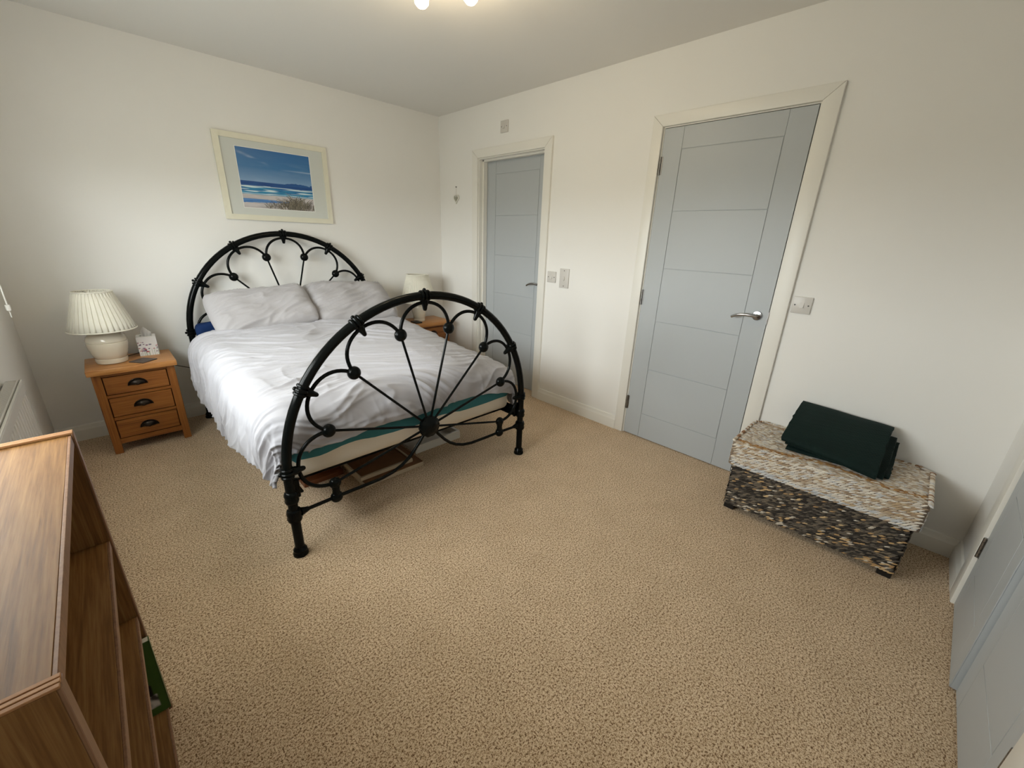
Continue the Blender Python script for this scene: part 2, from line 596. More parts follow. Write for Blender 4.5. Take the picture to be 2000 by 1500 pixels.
def build_leaf(name, label, origin, ux, nx, width, height, inset, glines, rot=0.0):
    """ux: unit vector along the leaf, nx: outward normal (both axis aligned before rot about z at origin)"""
    t = thing(name, label, 'door', kind='structure')
    ux, nx = Vector(ux), Vector(nx)
    R = Matrix.Rotation(rot, 3, 'Z')
    ux, nx = R @ ux, R @ nx
    o = Vector(origin)
    for nm, a0, a1, d0, d1, z0, z1 in panel_door(name, label, width, height, inset, glines):
        bm = bmesh.new()
        box(bm, a0, a1, d0, d1, z0, z1, bev=.0009 if nm != 'core' else 0)
        for v in bm.verts:
            a, d, z = v.co
            v.co = o + ux * a + nx * d + Vector((0, 0, z))
        ob = link(nm, bm, M['door'], t)
    t['_o'] = list(o)
    return t, o, ux, nx


def butt_hinge(t, o, ux, nx, zc, hh=.10, m=None):
    bm = bmesh.new()
    n = 5
    for k in range(n):
        z0 = zc - hh / 2 + hh * k / n + .0006
        z1 = zc - hh / 2 + hh * (k + 1) / n - .0006
        p = o + ux * -.002 + nx * .0045
        tube(bm, [(p.x, p.y, z0), (p.x, p.y, z1)], .0058, 10)
    h = link('hinge', bm, m or M['steel'], t)
    bm = bmesh.new()
    A = o + ux * .001
    Bq = o + ux * .012
    vs = []
    for q in (A, Bq):
        for d in (-.0005, .0012):
            for z in (zc - hh / 2, zc + hh / 2):
                vs.append(bm.verts.new(q + nx * d + Vector((0, 0, z - q.z))))
    for f in [(0, 1, 3, 2), (4, 6, 7, 5), (0, 4, 5, 1), (2, 3, 7, 6), (0, 2, 6, 4), (1, 5, 7, 3)]:
        bm.faces.new([vs[i] for i in f])
    link('hinge_leaf', bm, m or M['steel'], h)


GL = [1.864, 1.528, 1.191, .851, .515, .184]
d1, o, ux, nx = build_leaf('door_1', 'wide grey panelled door with chrome lever beside the light switch', (-.004, -2.3047, .006), (0, -1, 0), (-1, 0, 0), .762, 1.981, .1195, GL)
del d1['_o']
for z in (1.79, 1.003, .245):
    butt_hinge(d1, o, ux, nx, z)
lever(d1, (-.004, -3.014, .984), 1, -1, M['chrome'])
bm = bmesh.new()
box(bm, -.006, .002, -3.0705, -3.0655, .945, 1.01)
link('latch_plate', bm, M['steel'], d1)

d2, o, ux, nx = build_leaf('door_2', 'narrow grey panelled door set back in its frame near the corner', (.088, -.598, .006), (0, -1, 0), (-1, 0, 0), .756, 1.977, .1195, GL)
del d2['_o']
lever(d2, (.088, -1.300, .984), 1, -1, M['chrome'])
bm = bmesh.new()
lathe(bm, [(.001, 0), (.025, 0), (.0252, .005), (.022, .008), (.001, .009)], seg=24, cap=False)
bmesh.ops.rotate(bm, verts=bm.verts, cent=(0, 0, 0), matrix=Matrix.Rotation(-pi / 2, 3, 'Y'))
bmesh.ops.translate(bm, verts=bm.verts, vec=(.088, -1.300, .868))
link('lock_rose', bm, M['chrome'], d2)

AJ = radians(1.9)
d3, o, ux, nx = build_leaf('door_3', 'grey cupboard door standing slightly ajar beside the basket corner', (-.388, -4.061, .008), (-1, 0, 0), (0, 1, 0), .493, 1.978, .083, [1.86, 1.54, 1.21, .88, .55, .20], rot=-AJ)
del d3['_o']
for z in (1.75, 1.0, .285):
    butt_hinge(d3, o, ux, nx, z, .09)
d4, o, ux, nx = build_leaf('door_4', 'grey cupboard door shut flat in the lower right corner', (-1.378, -4.061, .008), (1, 0, 0), (0, 1, 0), .490, 1.978, .083, [1.86, 1.54, 1.21, .88, .55, .20])
del d4['_o']
for z in (1.75, 1.0, .285):
    butt_hinge(d4, o, ux, nx, z, .09)


# ------------------------------------------------------------------ window, radiator, blind
wn = thing('window_1', 'white framed three light window in the radiator wall', 'window', kind='structure')
xf0, xf1 = -W - .15, -W - .09
bm = bmesh.new()
fwid = .065
box(bm, xf0, xf1, WY0, WY0 + fwid, WZ0, WZ1, .004)
box(bm, xf0, xf1, WY1 - fwid, WY1, WZ0, WZ1, .004)
box(bm, xf0, xf1, WY0 + fwid, WY1 - fwid, WZ0, WZ0 + fwid, .004)
box(bm, xf0, xf1, WY0 + fwid, WY1 - fwid, WZ1 - fwid, WZ1, .004)
link('window_frame', bm, M['upvc'], wn)
yms = [WY0 + (WY1 - WY0) / 3, WY0 + (WY1 - WY0) * 2 / 3]
for ym in yms:
    bxo('mullion', M['upvc'], wn, xf0 + .002, xf1 - .002, ym - .03, ym + .03, WZ0 + fwid, WZ1 - fwid, bev=.004)
for a, b in ((WY0 + fwid, yms[0] - .03), (yms[0] + .03, yms[1] - .03), (yms[1] + .03, WY1 - fwid)):
    bxo('pane', M['glass'], wn, -W - .122, -W - .118, a, b, WZ0 + fwid, WZ1 - fwid)
bxo('window_sill', M['trim'], wn, -W - .10, -W + .03, WY0 - .03, WY1 + .03, WZ0 - .022, WZ0 + .001, bev=.006, seg=2)

struct(bxo('trim_4', M['upvc'], None, -W - .75, -W - .2, -L - .1, .15, 2.20, 2.30), 'white roof eave over the window outside', 'eave')  # slab added out of view to shade the window from the high sky
rb = thing('roller_blind', 'white roller blind with hanging cord at the window edge', 'blind', (-W + .045, WY1, 2.15))
bm = bmesh.new()
tube(bm, [(-W + .045, WY0 - .02, 2.15), (-W + .045, WY1 + .10, 2.15)], .026, 20)
link('blind_roll', bm, M['blind'], rb)
bxo('blind_fabric', M['blind_cloth'], rb, -W + .0195, -W + .0205, WY0 - .015, WY1 + .08, 1.72, 2.15)
bm = bmesh.new()
tube(bm, [(-W + .02, WY0 - .015, 1.715), (-W + .02, WY1 + .08, 1.715)], .008, 12)
link('bottom_bar', bm, M['cord'], rb)
for y in (WY0 - .03, WY1 + .10):
    bxo('bracket', M['cord'], rb, -W, -W + .075, y, y + .008, 2.115, 2.185, bev=.002)
bm = bmesh.new()
cx, cy = -W + .079, -.710
tube(bm, [(-W + .05, cy, 2.14), (cx, cy, 2.0), (cx, cy, 1.5), (cx, cy, .980)], .0028, 8)
cd = link('cord', bm, M['cord'], rb)
bm = bmesh.new()
lathe(bm, [(.003, .028), (.0085, .026), (.0085, .006), (.0075, .0), (.003, -.002)], (cx, cy, .952), 12)
link('cord_connector', bm, M['cord'], cd)
bm = bmesh.new()
tube(bm, [(cx, cy, .955), (cx, cy, .92)], .0022, 8)
link('cord_tail', bm, M['cord'], cd)

RY0, RY1, RZ0, RZ1, RX = -2.20, -.885, .12, .668, -2.935
rad = thing('radiator', 'white ribbed panel radiator with grille top on the left wall', 'radiator', (-W, RY1, RZ0))
bm = bmesh.new()
n = int((RY1 - RY0 - .06) / .033)
prof = []
y = RY1 - .022
ystart = y
while y - .052 > RY0 + .02:
    prof += [(y, -.014), (y - .004, -.002), (y - .010, 0), (y - .020, 0), (y - .026, -.002), (y - .030, -.014), (y - .050, -.014)]
    y -= .052
zs = [RZ0 + .03, RZ1 - .055]
top = [bm.verts.new((RX + d, yy, zs[1])) for yy, d in prof]
bot = [bm.verts.new((RX + d, yy, zs[0])) for yy, d in prof]
for i in range(len(prof) - 1):
    bm.faces.new((top[i], top[i + 1], bot[i + 1], bot[i]))
yend = prof[-1][0]
link('front_panel', bm, M['rad'], rad)
bm = bmesh.new()
box(bm, RX - .02, RX + .001, RY0, RY1, zs[1], RZ1 - .012, .002)
box(bm, RX - .02, RX + .001, RY0, RY1, RZ0, zs[0], .002)
box(bm, RX - .02, RX + .001, ystart, RY1, zs[0], zs[1])
box(bm, RX - .02, RX + .001, RY0, yend, zs[0], zs[1])
box(bm, RX - .02, RX - .0160, RY0, RY1, zs[0], zs[1])
link('panel_border', bm, M['rad'], rad)
bm = bmesh.new()
box(bm, RX - .045, RX - .022, RY0 + .01, RY1 - .012, RZ0 + .01, RZ1 - .02)
link('convector', bm, M['rad_dark'], rad)
bm = bmesh.new()
box(bm, RX - .006, RX + .002, RY0, RY1, RZ1 - .010, RZ1, .002)
box(bm, RX - .016, RX - .010, RY0, RY1, RZ1 - .010, RZ1 + .001, .002)
box(bm, RX - .050, RX - .045, RY0, RY1, RZ1 - .010, RZ1, .002)
link('top_rail', bm, M['rad'], rad)
k = 0
bm = bmesh.new()
y = RY1 - .004
while y > RY0:
    box(bm, RX - .0455, RX - .0155, y - .006, y, RZ1 - .006, RZ1 - .001)
    y -= .0105
link('grille', bm, M['rad'], rad)
for y in (RY1, RY0):
    bxo('side_cover', M['rad'], rad, RX - .049, RX + .001, y - .0015, y + .0015, RZ0, RZ1)
for y in (RY1 - .2, RY0 + .2):
    bxo('wall_bracket', M['rad'], rad, -W, RX - .043, y - .02, y + .02, .25, .65)


# ------------------------------------------------------------------ sockets, switches, heart (door wall)
def plate(name, label, yc, zc, wy, hz, kind, cat='switch'):
    t = thing(name, label, cat, (0, yc, zc))
    bxo('plate', M['white_pl'], t, -.010, 0, yc - wy / 2, yc + wy / 2, zc - hz / 2, zc + hz / 2, bev=.003, seg=2)
    scr = [(yc - .030, zc), (yc + .030, zc)] if kind != 'pull' else [(yc, zc - .058), (yc, zc + .058)]
    for y, z in scr:
        bm = bmesh.new()
        tube(bm, [(-.0098, y, z), (-.0108, y, z)], .0038, 10)
        link('screw', bm, M['dark_slot'], t)
    if kind == 'rocker':
        bm = bmesh.new()
        prism(bm, [(-.0095, zc - .0135), (-.0095, zc + .0135), (-.0115, zc + .0135), (-.0165, zc - .0125)], 'y', yc - .0095, yc + .0095)
        link('rocker', bm, M['white_pl'], t)
    elif kind == 'fan':
        bm = bmesh.new()
        box(bm, -.0115, -.0095, yc - .013, yc + .013, zc - .017, zc + .017, .0008)
        link('insert', bm, M['white_pl'], t)
        bm = bmesh.new()
        prism(bm, [(-.011, zc - .014), (-.011, zc + .006), (-.0125, zc + .006), (-.0165, zc - .013)], 'y', yc - .009, yc + .009)
        link('rocker', bm, M['white_pl'], t)
    else:
        bm = bmesh.new()
        ball(bm, (-.010, yc, zc - .002), .012, .7, .85, 1.5)
        link('sensor_button', bm, M['white_pl'], t)
    return t


plate('light_switch', 'single white light switch right of the wide grey door', -3.208, 1.068, .086, .086, 'rocker')
plate('fan_isolator', 'white switch plate high above the set back door', -.909, 2.191, .086, .086, 'fan')
plate('shower_switch', 'square white switch plate just right of the set back door', -1.503, 1.066, .086, .086, 'fan')
plate('heating_switch', 'tall rectangular white wall control beside the square switch plate', -1.631, 1.066, .088, .146, 'pull', 'wall control')

hy = -.267
ht = thing('hanging_heart', 'small white heart ornament hanging from a nail near the corner', 'ornament', (0, hy, 1.636))


def heart_poly(sc, yc, zc):
    P = []
    for i in range(36):
        a = 2 * pi * i / 36
        P.append((yc + sc * 16 * sin(a) ** 3 / 16, zc + sc * (13 * cos(a) - 5 * cos(2 * a) - 2 * cos(3 * a) - cos(4 * a)) / 15))
    return P


bm = bmesh.new()
O, I = heart_poly(.042, hy, 1.684), heart_poly(.030, hy, 1.685)
for xx in (-.004, -.013):
    pass
ring = []
for P in (O, I):
    for xx in (-.003, -.013):
        ring.append([bm.verts.new((xx, a, b)) for a, b in P])
n = 36
for A, B in ((ring[0], ring[1]), (ring[1], ring[3]), (ring[3], ring[2]), (ring[2], ring[0])):
    for i in range(n):
        bm.faces.new((A[i], A[(i + 1) % n], B[(i + 1) % n], B[i]))
link('outer_heart', bm, M['heart'], ht)
bm = bmesh.new()
prism(bm, heart_poly(.021, hy + .004, 1.682), 'x', -.011, -.005)
link('inner_heart', bm, M['heart_in'], ht)
bm = bmesh.new()
tube(bm, [(-.008, hy, 1.700), (-.007, hy, 1.782)], .0012, 6)
link('string', bm, M['string'], ht)
bm = bmesh.new()
lathe(bm, [(.001, 0), (.005, 0), (.0055, .003), (.0015, .0035)], seg=12, cap=False)
bmesh.ops.rotate(bm, verts=bm.verts, cent=(0, 0, 0), matrix=Matrix.Rotation(-pi / 2, 3, 'Y'))
bmesh.ops.translate(bm, verts=bm.verts, vec=(-.008, hy, 1.784))
tube(bm, [(0, hy, 1.784), (-.009, hy, 1.784)], .0018, 8)
link('nail', bm, M['bronze'], ht)


# ------------------------------------------------------------------ colour-attribute grids (flat print)
def colour_mesh(name, nu, nv, pos, col, m, parent):
    vs = [pos(i / nu, j / nv) for j in range(nv + 1) for i in range(nu + 1)]
    fs = [(j * (nu + 1) + i, j * (nu + 1) + i + 1, (j + 1) * (nu + 1) + i + 1, (j + 1) * (nu + 1) + i) for j in range(nv) for i in range(nu)]
    me = bpy.data.meshes.new(name)
    me.from_pydata(vs, [], fs)
    ca = me.color_attributes.new('Col', 'FLOAT_COLOR', 'POINT')
    k = 0
    for j in range(nv + 1):
        for i in range(nu + 1):
            ca.data[k].color = col(i / nu, j / nv)
            k += 1
    me.materials.append(m)
    o = bpy.data.objects.new(name, me)
    COL.objects.link(o)
    if parent:
        o.parent = parent
        if parent.type == 'EMPTY':
            o.matrix_parent_inverse = parent.matrix_basis.inverted()
    return o


def mixc(a, b, t):
    t = max(0, min(1, t))
    return tuple(a[i] + (b[i] - a[i]) * t for i in range(3)) + (1,)


# ------------------------------------------------------------------ picture
PX0, PX1, PZ0, PZ1 = -1.849, -1.097, 1.408, 1.967
pic = thing('framed_picture', 'cream framed beach seascape print above the headboard', 'picture', ((PX0 + PX1) / 2, 0, PZ0))
fwd_ = .036


def frame_side(quad):
    bm = bmesh.new()
    (a, b, c, d) = quad     # outer0, outer1, inner1, inner0 as (x,z)
    V = {}
    for nm, (x, z), y in (('oa', a, -.002), ('ob', b, -.002), ('oa2', a, -.021), ('ob2', b, -.021), ('ia', d, -.024), ('ib', c, -.024), ('ia2', d, -.002), ('ib2', c, -.002)):
        V[nm] = bm.verts.new((x, y, z))
    for f in (('oa', 'ob', 'ob2', 'oa2'), ('oa2', 'ob2', 'ib', 'ia'), ('ia', 'ib', 'ib2', 'ia2'), ('ia2', 'ib2', 'ob', 'oa'), ('oa', 'oa2', 'ia', 'ia2'), ('ob', 'ib2', 'ib', 'ob2')):
        bm.faces.new([V[k] for k in f])
    link('frame_side', bm, M['cream_frame'], pic)


o_ = [(PX0, PZ0), (PX1, PZ0), (PX1, PZ1), (PX0, PZ1)]
i_ = [(PX0 + fwd_, PZ0 + fwd_), (PX1 - fwd_, PZ0 + fwd_), (PX1 - fwd_, PZ1 - fwd_), (PX0 + fwd_, PZ1 - fwd_)]
for k in range(4):
    frame_side((o_[k], o_[(k + 1) % 4], i_[(k + 1) % 4], i_[k]))
QX0, QX1, QZ0, QZ1 = -1.729, -1.230, 1.490, 1.889
bm = bmesh.new()
bx = [PX0 + fwd_, QX0, QX1, PX1 - fwd_]
bz = [PZ0 + fwd_, QZ0, QZ1, PZ1 - fwd_]
box(bm, bx[0], bx[3], -.014, -.012, bz[0], bz[1])
box(bm, bx[0], bx[3], -.014, -.012, bz[2], bz[3])
box(bm, bx[0], bx[1], -.014, -.012, bz[1], bz[2])
box(bm, bx[2], bx[3], -.014, -.012, bz[1], bz[2])
link('mount', bm, M['mount'], pic)
bm = bmesh.new()
e = .004
box(bm, QX0, QX0 + e, -.0135, -.011, QZ0, QZ1)
box(bm, QX1 - e, QX1, -.0135, -.011, QZ0, QZ1)
box(bm, QX0 + e, QX1 - e, -.0135, -.011, QZ0, QZ0 + e)
box(bm, QX0 + e, QX1 - e, -.0135, -.011, QZ1 - e, QZ1)
link('mount_bevel', bm, M['mount_edge'], pic)

rg = random.Random(3)
blades = []
for i in range(420):
    bx0 = .72 + rg.gauss(0, .15)
    blades.append((bx0, -.02 + rg.random() * .10, rg.gauss(0, .35) + (bx0 - .72) * 1.0, .07 + rg.random() * .17 * math.exp(-((bx0 - .73) / .16) ** 2), rg.random()))
for i in range(26):
    blades.append((.28 + rg.random() * .25, .0 + rg.random() * .03, rg.gauss(0, .4), .03 + rg.random() * .07, rg.random()))
NU, NV = 260, 208
grass = {}
for (x, z, sl, hgt, sh) in blades:
    st = int(hgt * NV * 1.5) + 2
    for s in range(st):
        t = s / st
        i = int((x + sl * hgt * t * (0.6 + .6 * t)) * NU)
        j = int((z + hgt * t) * NV)
        if 0 <= i <= NU and 0 <= j <= NV:
            grass[(i, j)] = sh


def sea(u, v):
    n1 = noise.fractal(Vector((u * 3, v * 14, 1.3)), 1.0, 2.0, 4)
    n2 = noise.fractal(Vector((u * 5, v * 60, 4.3)), 1.0, 2.0, 3)
    hz = .455 + .02 * u * 0
    head = 0.0
    if u > .60:
        head = .035 * max(0, sin((u - .60) / .40 * pi * 1.15)) ** .6 * (.7 + .5 * noise.noise(Vector((u * 22, 0, 2)))) if u < .97 else .02
    if v > hz + max(0, head):
        t = (v - hz) / (1 - hz)
        c = mixc(lin(132, 166, 204), lin(66, 124, 178), t / .45)
        c = mixc(c, lin(52, 110, 168), (t - .5) / .5)
        # wisps of cloud
        w1 = math.exp(-((v - (.93 - .42 * u)) / .022) ** 2) * max(0, 1 - abs(u - .20) / .22) * (.6 + n1)
        w2 = math.exp(-((v - .70) / .012) ** 2) * max(0, (u - .55) / .45) * .6
        w3 = .16 * max(0, n1) * (1 - t)
        return mixc(c, lin(196, 212, 232), max(0, w1 * .75 + w2 + w3))
    if v > .385 - .01 * n2:
        return mixc(lin(28, 72, 136), lin(40, 92, 154), .5 + n2)
    if v > .235 + .012 * n1:
        t = (v - .235) / .15
        c = mixc(lin(58, 150, 190), lin(30, 96, 160), t + .9 * n2)
        foam = max(0, noise.noise(Vector((u * 4, v * 46, 9))) - .12) * 3.2
        foam += math.exp(-((v - .375 - .01 * n1) / .008) ** 2) * .8 + math.exp(-((v - .25 - .01 * n1) / .007) ** 2) * .6
        return mixc(c, lin(214, 234, 240), foam)
    if .085 + .05 * u < v < .155 - .05 * max(0, u - .3) + .008 * n1 and u < .62:
        return mixc(lin(66, 118, 184), lin(96, 144, 200), .5 + n2)
    return mixc(lin(206, 200, 200), lin(180, 176, 178), .4 + n1 + .4 * n2)


def sea_col(u, v):
    c = sea(u, v)
    k = (int(round(u * NU)), int(round(v * NV)))
    if k in grass:
        return mixc(lin(62, 58, 52), lin(150, 142, 124), grass[k] ** 1.5)
    d = math.exp(-((u - .74) / .15) ** 2 - ((v - .02) / .10) ** 2)
    return mixc(c, lin(120, 114, 104), d * .75)


colour_mesh('print', NU, NV, lambda u, v: (QX0 + e + u * (QX1 - QX0 - 2 * e), -.0118, QZ0 + e + v * (QZ1 - QZ0 - 2 * e)), sea_col, M['print'], pic)
bm = bmesh.new()
box(bm, PX0 + .01, PX1 - .01, -.0110, -.003, PZ0 + .01, PZ1 - .01)
link('backing', bm, M['mount_edge'], pic)


# ------------------------------------------------------------------ bed frame
BX = -1.524
bed = thing('bed_frame', 'black metal double bed with fan shaped spoked headboard and footboard', 'bed', (BX, -1.05, 0))
TR = .0195


def end_frame(name, y, cz, R=.671, hw=.684, low=True):
    """fan-shaped arched end panel, centre of the fan at (BX, cz)"""
    P = lambda r, a: (BX + r * cos(radians(a)), y, cz + r * sin(radians(a)))
    bm = bmesh.new()
    pts = [(BX + hw, y, .002 + .0), (BX + hw, y, cz * .5), (BX + hw, y, cz - .05)]
    for i in range(0, 49):
        a = i * 180 / 48
        k = hw + (R - hw) * sin(radians(a)) ** .7
        pts.append((BX + k * cos(radians(a)), y, cz + k * sin(radians(a))))
    pts += [(BX - hw, y, cz - .05), (BX - hw, y, cz * .5), (BX - hw, y, .002)]
    tube(bm, pts, TR, 16)
    root = link(name, bm, M['black'], bed)
    # legs: collars and flared feet
    for s in (1, -1):
        bm = bmesh.new()
        lathe(bm, [(.0205, .0), (.031, .001), (.0315, .012), (.027, .020), (.0285, .028), (.024, .036), (.0205, .042)], (BX + s * hw, y, 0), 20)
        link('foot', bm, M['black'], root)
        for z, r in ((.205, .031), (.292, .0285)):
            bm = bmesh.new()
            lathe(bm, [(.0195, -.030), (r - .004, -.026), (r, -.012), (r - .003, 0), (r, .012), (r - .004, .026), (.0195, .030)], (BX + s * hw, y, z), 20)
            link('collar', bm, M['black'], root)
    # clamps where the fan petals meet the arch
    for a in range(0, 181, 30):
        bm = bmesh.new()
        r0 = hw + (R - hw) * sin(radians(a)) ** .7
        rad_ = Vector((cos(radians(a)), 0, sin(radians(a))))
        tan_ = Vector((-sin(radians(a)), 0, cos(radians(a))))
        c = Vector((BX, y, cz)) + rad_ * r0
        for t, rr in ((-.017, .026), (0, .0285), (.017, .026)):
            tube(bm, [c + tan_ * (t - .0065), c + tan_ * (t - .003), c + tan_ * (t + .003), c + tan_ * (t + .0065)], [rr - .003, rr, rr, rr - .003], 16)
        # tapering drop inside the arch
        q = c - rad_ * .018
        tube(bm, [q, q - rad_ * .016, q - rad_ * .030, q - rad_ * .046, q - rad_ * .052], [.020, .019, .013, .010, .006], 12)
        ball(bm, c + rad_ * .026, .009, u=10, v=6)
        link('clamp', bm, M['black'], root)
    # ball joints and spokes
    RB = .519
    angs = list(range(15, 180, 30))
    lowA = [(-1, None), (1, None)]
    for a in angs:
        bm = bmesh.new()
        c = P(RB, a)
        ball(bm, c, .030, 1, .8, 1, 18, 12)
        link('ball_joint', bm, M['black'], root)
        bm = bmesh.new()
        tube(bm, [P(.03, a), P(RB - .01, a)], .0062, 8)
        link('spoke', bm, M['black'], root)
    dz1, dz2 = -.124, -.196
    for s in (1, -1):
        bm = bmesh.new()
        x = BX + s * .503
        ball(bm, (x, y, cz + dz1), .027, 1, .8, 1, 16, 10)
        ball(bm, (x, y, cz + dz2), .028, 1, .8, 1, 16, 10)
        tube(bm, [(x, y, cz + dz1), (x, y, cz + (dz1 + dz2) / 2), (x, y, cz + dz2)], [.021, .016, .021], 12)
        link('double_ball_joint', bm, M['black'], root)
        bm = bmesh.new()
        tube(bm, [(BX + s * .03, y, cz - .008), (x, y, cz + dz1)], .0062, 8)
        link('spoke', bm, M['black'], root)
        # lower rail: post to double ball, on in a curve up to the hub
        bm = bmesh.new()
        cp = [(.684, -.200), (.60, -.199), (.503, -.196), (.38, -.196), (.28, -.194), (.22, -.184), (.17, -.165), (.13, -.140), (.095, -.108), (.06, -.068), (.03, -.03)]
        tube(bm, [(BX + s * a, y, cz + b) for a, b in cp], .0082, 10)
        link('lower_rail', bm, M['black'], root)
        bm = bmesh.new()
        tube(bm, [(BX + s * .655, y, cz - .2), (BX + s * .640, y, cz - .2), (BX + s * .625, y, cz - .199)], [.019, .014, .010], 12)
        link('rail_ferrule', bm, M['black'], root)
    # petals
    for a in range(0, 181, 30):
        bm = bmesh.new()
        e1, e2 = Vector(P(RB, a - 15)), Vector(P(RB, a + 15))
        if a == 0:
            e1 = Vector((BX + .503, y, cz + dz1))
        if a == 180:
            e2 = Vector((BX - .503, y, cz + dz1))
        mid = (e1 + e2) / 2
        half = (e2 - e1) / 2
        rad_ = Vector((cos(radians(a)), 0, sin(radians(a))))
        rise = .640 - (mid - Vector((BX, y, cz))).dot(rad_)
        pts = []
        for i in range(25):
            th = pi * i / 24
            pts.append(mid - half * cos(th) * (1 + .06 * sin(th) ** 2) + rad_ * rise * sin(th) ** .92)
        tube(bm, pts, .0083, 10)
        link('petal_rod', bm, M['black'], root)
    # hub rosette
    bm = bmesh.new()
    lathe(bm, [(.001, -.016), (.052, -.016), (.057, -.010), (.057, .010), (.052, .016), (.040, .019), (.036, .024), (.020, .029), (.001, .030)], seg=40, cap=False,
          mod=lambda k, z: 1 + (.035 * cos(k / 40 * 2 * pi * 10) if abs(z) < .012 else 0))
    bmesh.ops.rotate(bm, verts=bm.verts, cent=(0, 0, 0), matrix=Matrix.Rotation(pi / 2, 3, 'X'))
    bmesh.ops.translate(bm, verts=bm.verts, vec=(BX, y, cz))
    link('hub_rosette', bm, M['black'], root)
    return root


FY, HY = -2.015, -.100
end_frame('footboard', FY, .409)
end_frame('headboard', HY, .648)
for s in (1, -1):
    bm = bmesh.new()
    x = BX + s * .664
    box(bm, x - .004, x + .004, FY + .02, HY - .02, .285, .335)
    box(bm, min(x, x - s * .035), max(x, x - s * .035), FY + .02, HY - .02, .285, .292)
    for y in (FY, HY):
        box(bm, x - .022, x + .022, y - .016 if y == HY else y + .012, y + .03 if y == FY else y - .03, .27, .36, .004)
    link('side_rail', bm, M['black'], bed)
for k in range(13):
    y = -1.90 + k * .142
    bxo('slat', M['black'], bed, BX - .655, BX + .655, y, y + .06, .292, .310)


# ------------------------------------------------------------------ mattress, sheet
def soft_box(bm, x0, x1, y0, y1, z0, z1, r, nx=40, ny=56, nz=10, f=None):
    """rounded box with subdivided faces; f(p) -> displaced p"""
    bmesh.ops.create_grid  # noqa
    vs = {}

    def vert(i, j, k):
        key = (i, j, k)
        if key not in vs:
            p = Vector((x0 + (x1 - x0) * i / nx, y0 + (y1 - y0) * j / ny, z0 + (z1 - z0) * k / nz))
            q = Vector((min(max(p.x, x0 + r), x1 - r), min(max(p.y, y0 + r), y1 - r), min(max(p.z, z0 + r), z1 - r)))
            d = p - q
            if d.length > 1e-9:
                p = q + d.normalized() * r
            if f:
                p = f(p)
            vs[key] = bm.verts.new(p)
        return vs[key]
    for k in (0, nz):
        for i in range(nx):
            for j in range(ny):
                bm.faces.new((vert(i, j, k), vert(i + 1, j, k), vert(i + 1, j + 1, k), vert(i, j + 1, k)))
    for j in (0, ny):
        for i in range(nx):
            for k in range(nz):
                bm.faces.new((vert(i, j, k), vert(i + 1, j, k), vert(i + 1, j, k + 1), vert(i, j, k + 1)))
    for i in (0, nx):
        for j in range(ny):
            for k in range(nz):
                bm.faces.new((vert(i, j, k), vert(i, j + 1, k), vert(i, j + 1, k + 1), vert(i, j, k + 1)))


MX0, MX1, MY0, MY1, MZ0, MZ1 = BX - .655, BX + .655, -1.940, -.135, .311, .520


def swell(p):
    # bedding is thicker towards the pillows
    return .10 * max(0, (p.z - .42) / .10) * (p.y + 1.94) / 1.8 if p.z > .42 else 0


def sag(p):
    n = noise.noise(p * 5)
    p = p + Vector((0, 0, swell(p)))
    return p + Vector((0, -.004 * n, .004 * n))


bm = bmesh.new()
soft_box(bm, MX0, MX1, MY0, MY1, MZ0, MZ1, .035, f=sag)
mt = tag(link('mattress', bm, M['cream'], None, sharp=0), 'cream mattress edge showing under the teal sheet', 'mattress')

bm = bmesh.new()


def sheet(p):
    z = p.z + swell(p)
    n = noise.noise(Vector((p.x * 3, p.y * 3, 2)))
    if z < .42:
        z = .398 + .012 * n
    return Vector((p.x, p.y - .003 * noise.noise(p * 9), z))


soft_box(bm, MX0 - .006, MX1 + .006, MY0 - .006, MY1 + .004, .398, MZ1 + .008, .04, f=sheet)
for f in [f for f in bm.faces if f.normal.z < -.5 or all(v.co.z < .415 for v in f.verts)]:
    bm.faces.remove(f)
tag(link('fitted_sheet', bm, M['teal'], None, sharp=0), 'teal fitted sheet stretched over the mattress foot', 'sheet')


# ------------------------------------------------------------------ duvet
def ridge(p, k=2.0):
    return (1 - min(1, abs(noise.noise(p)) * k))


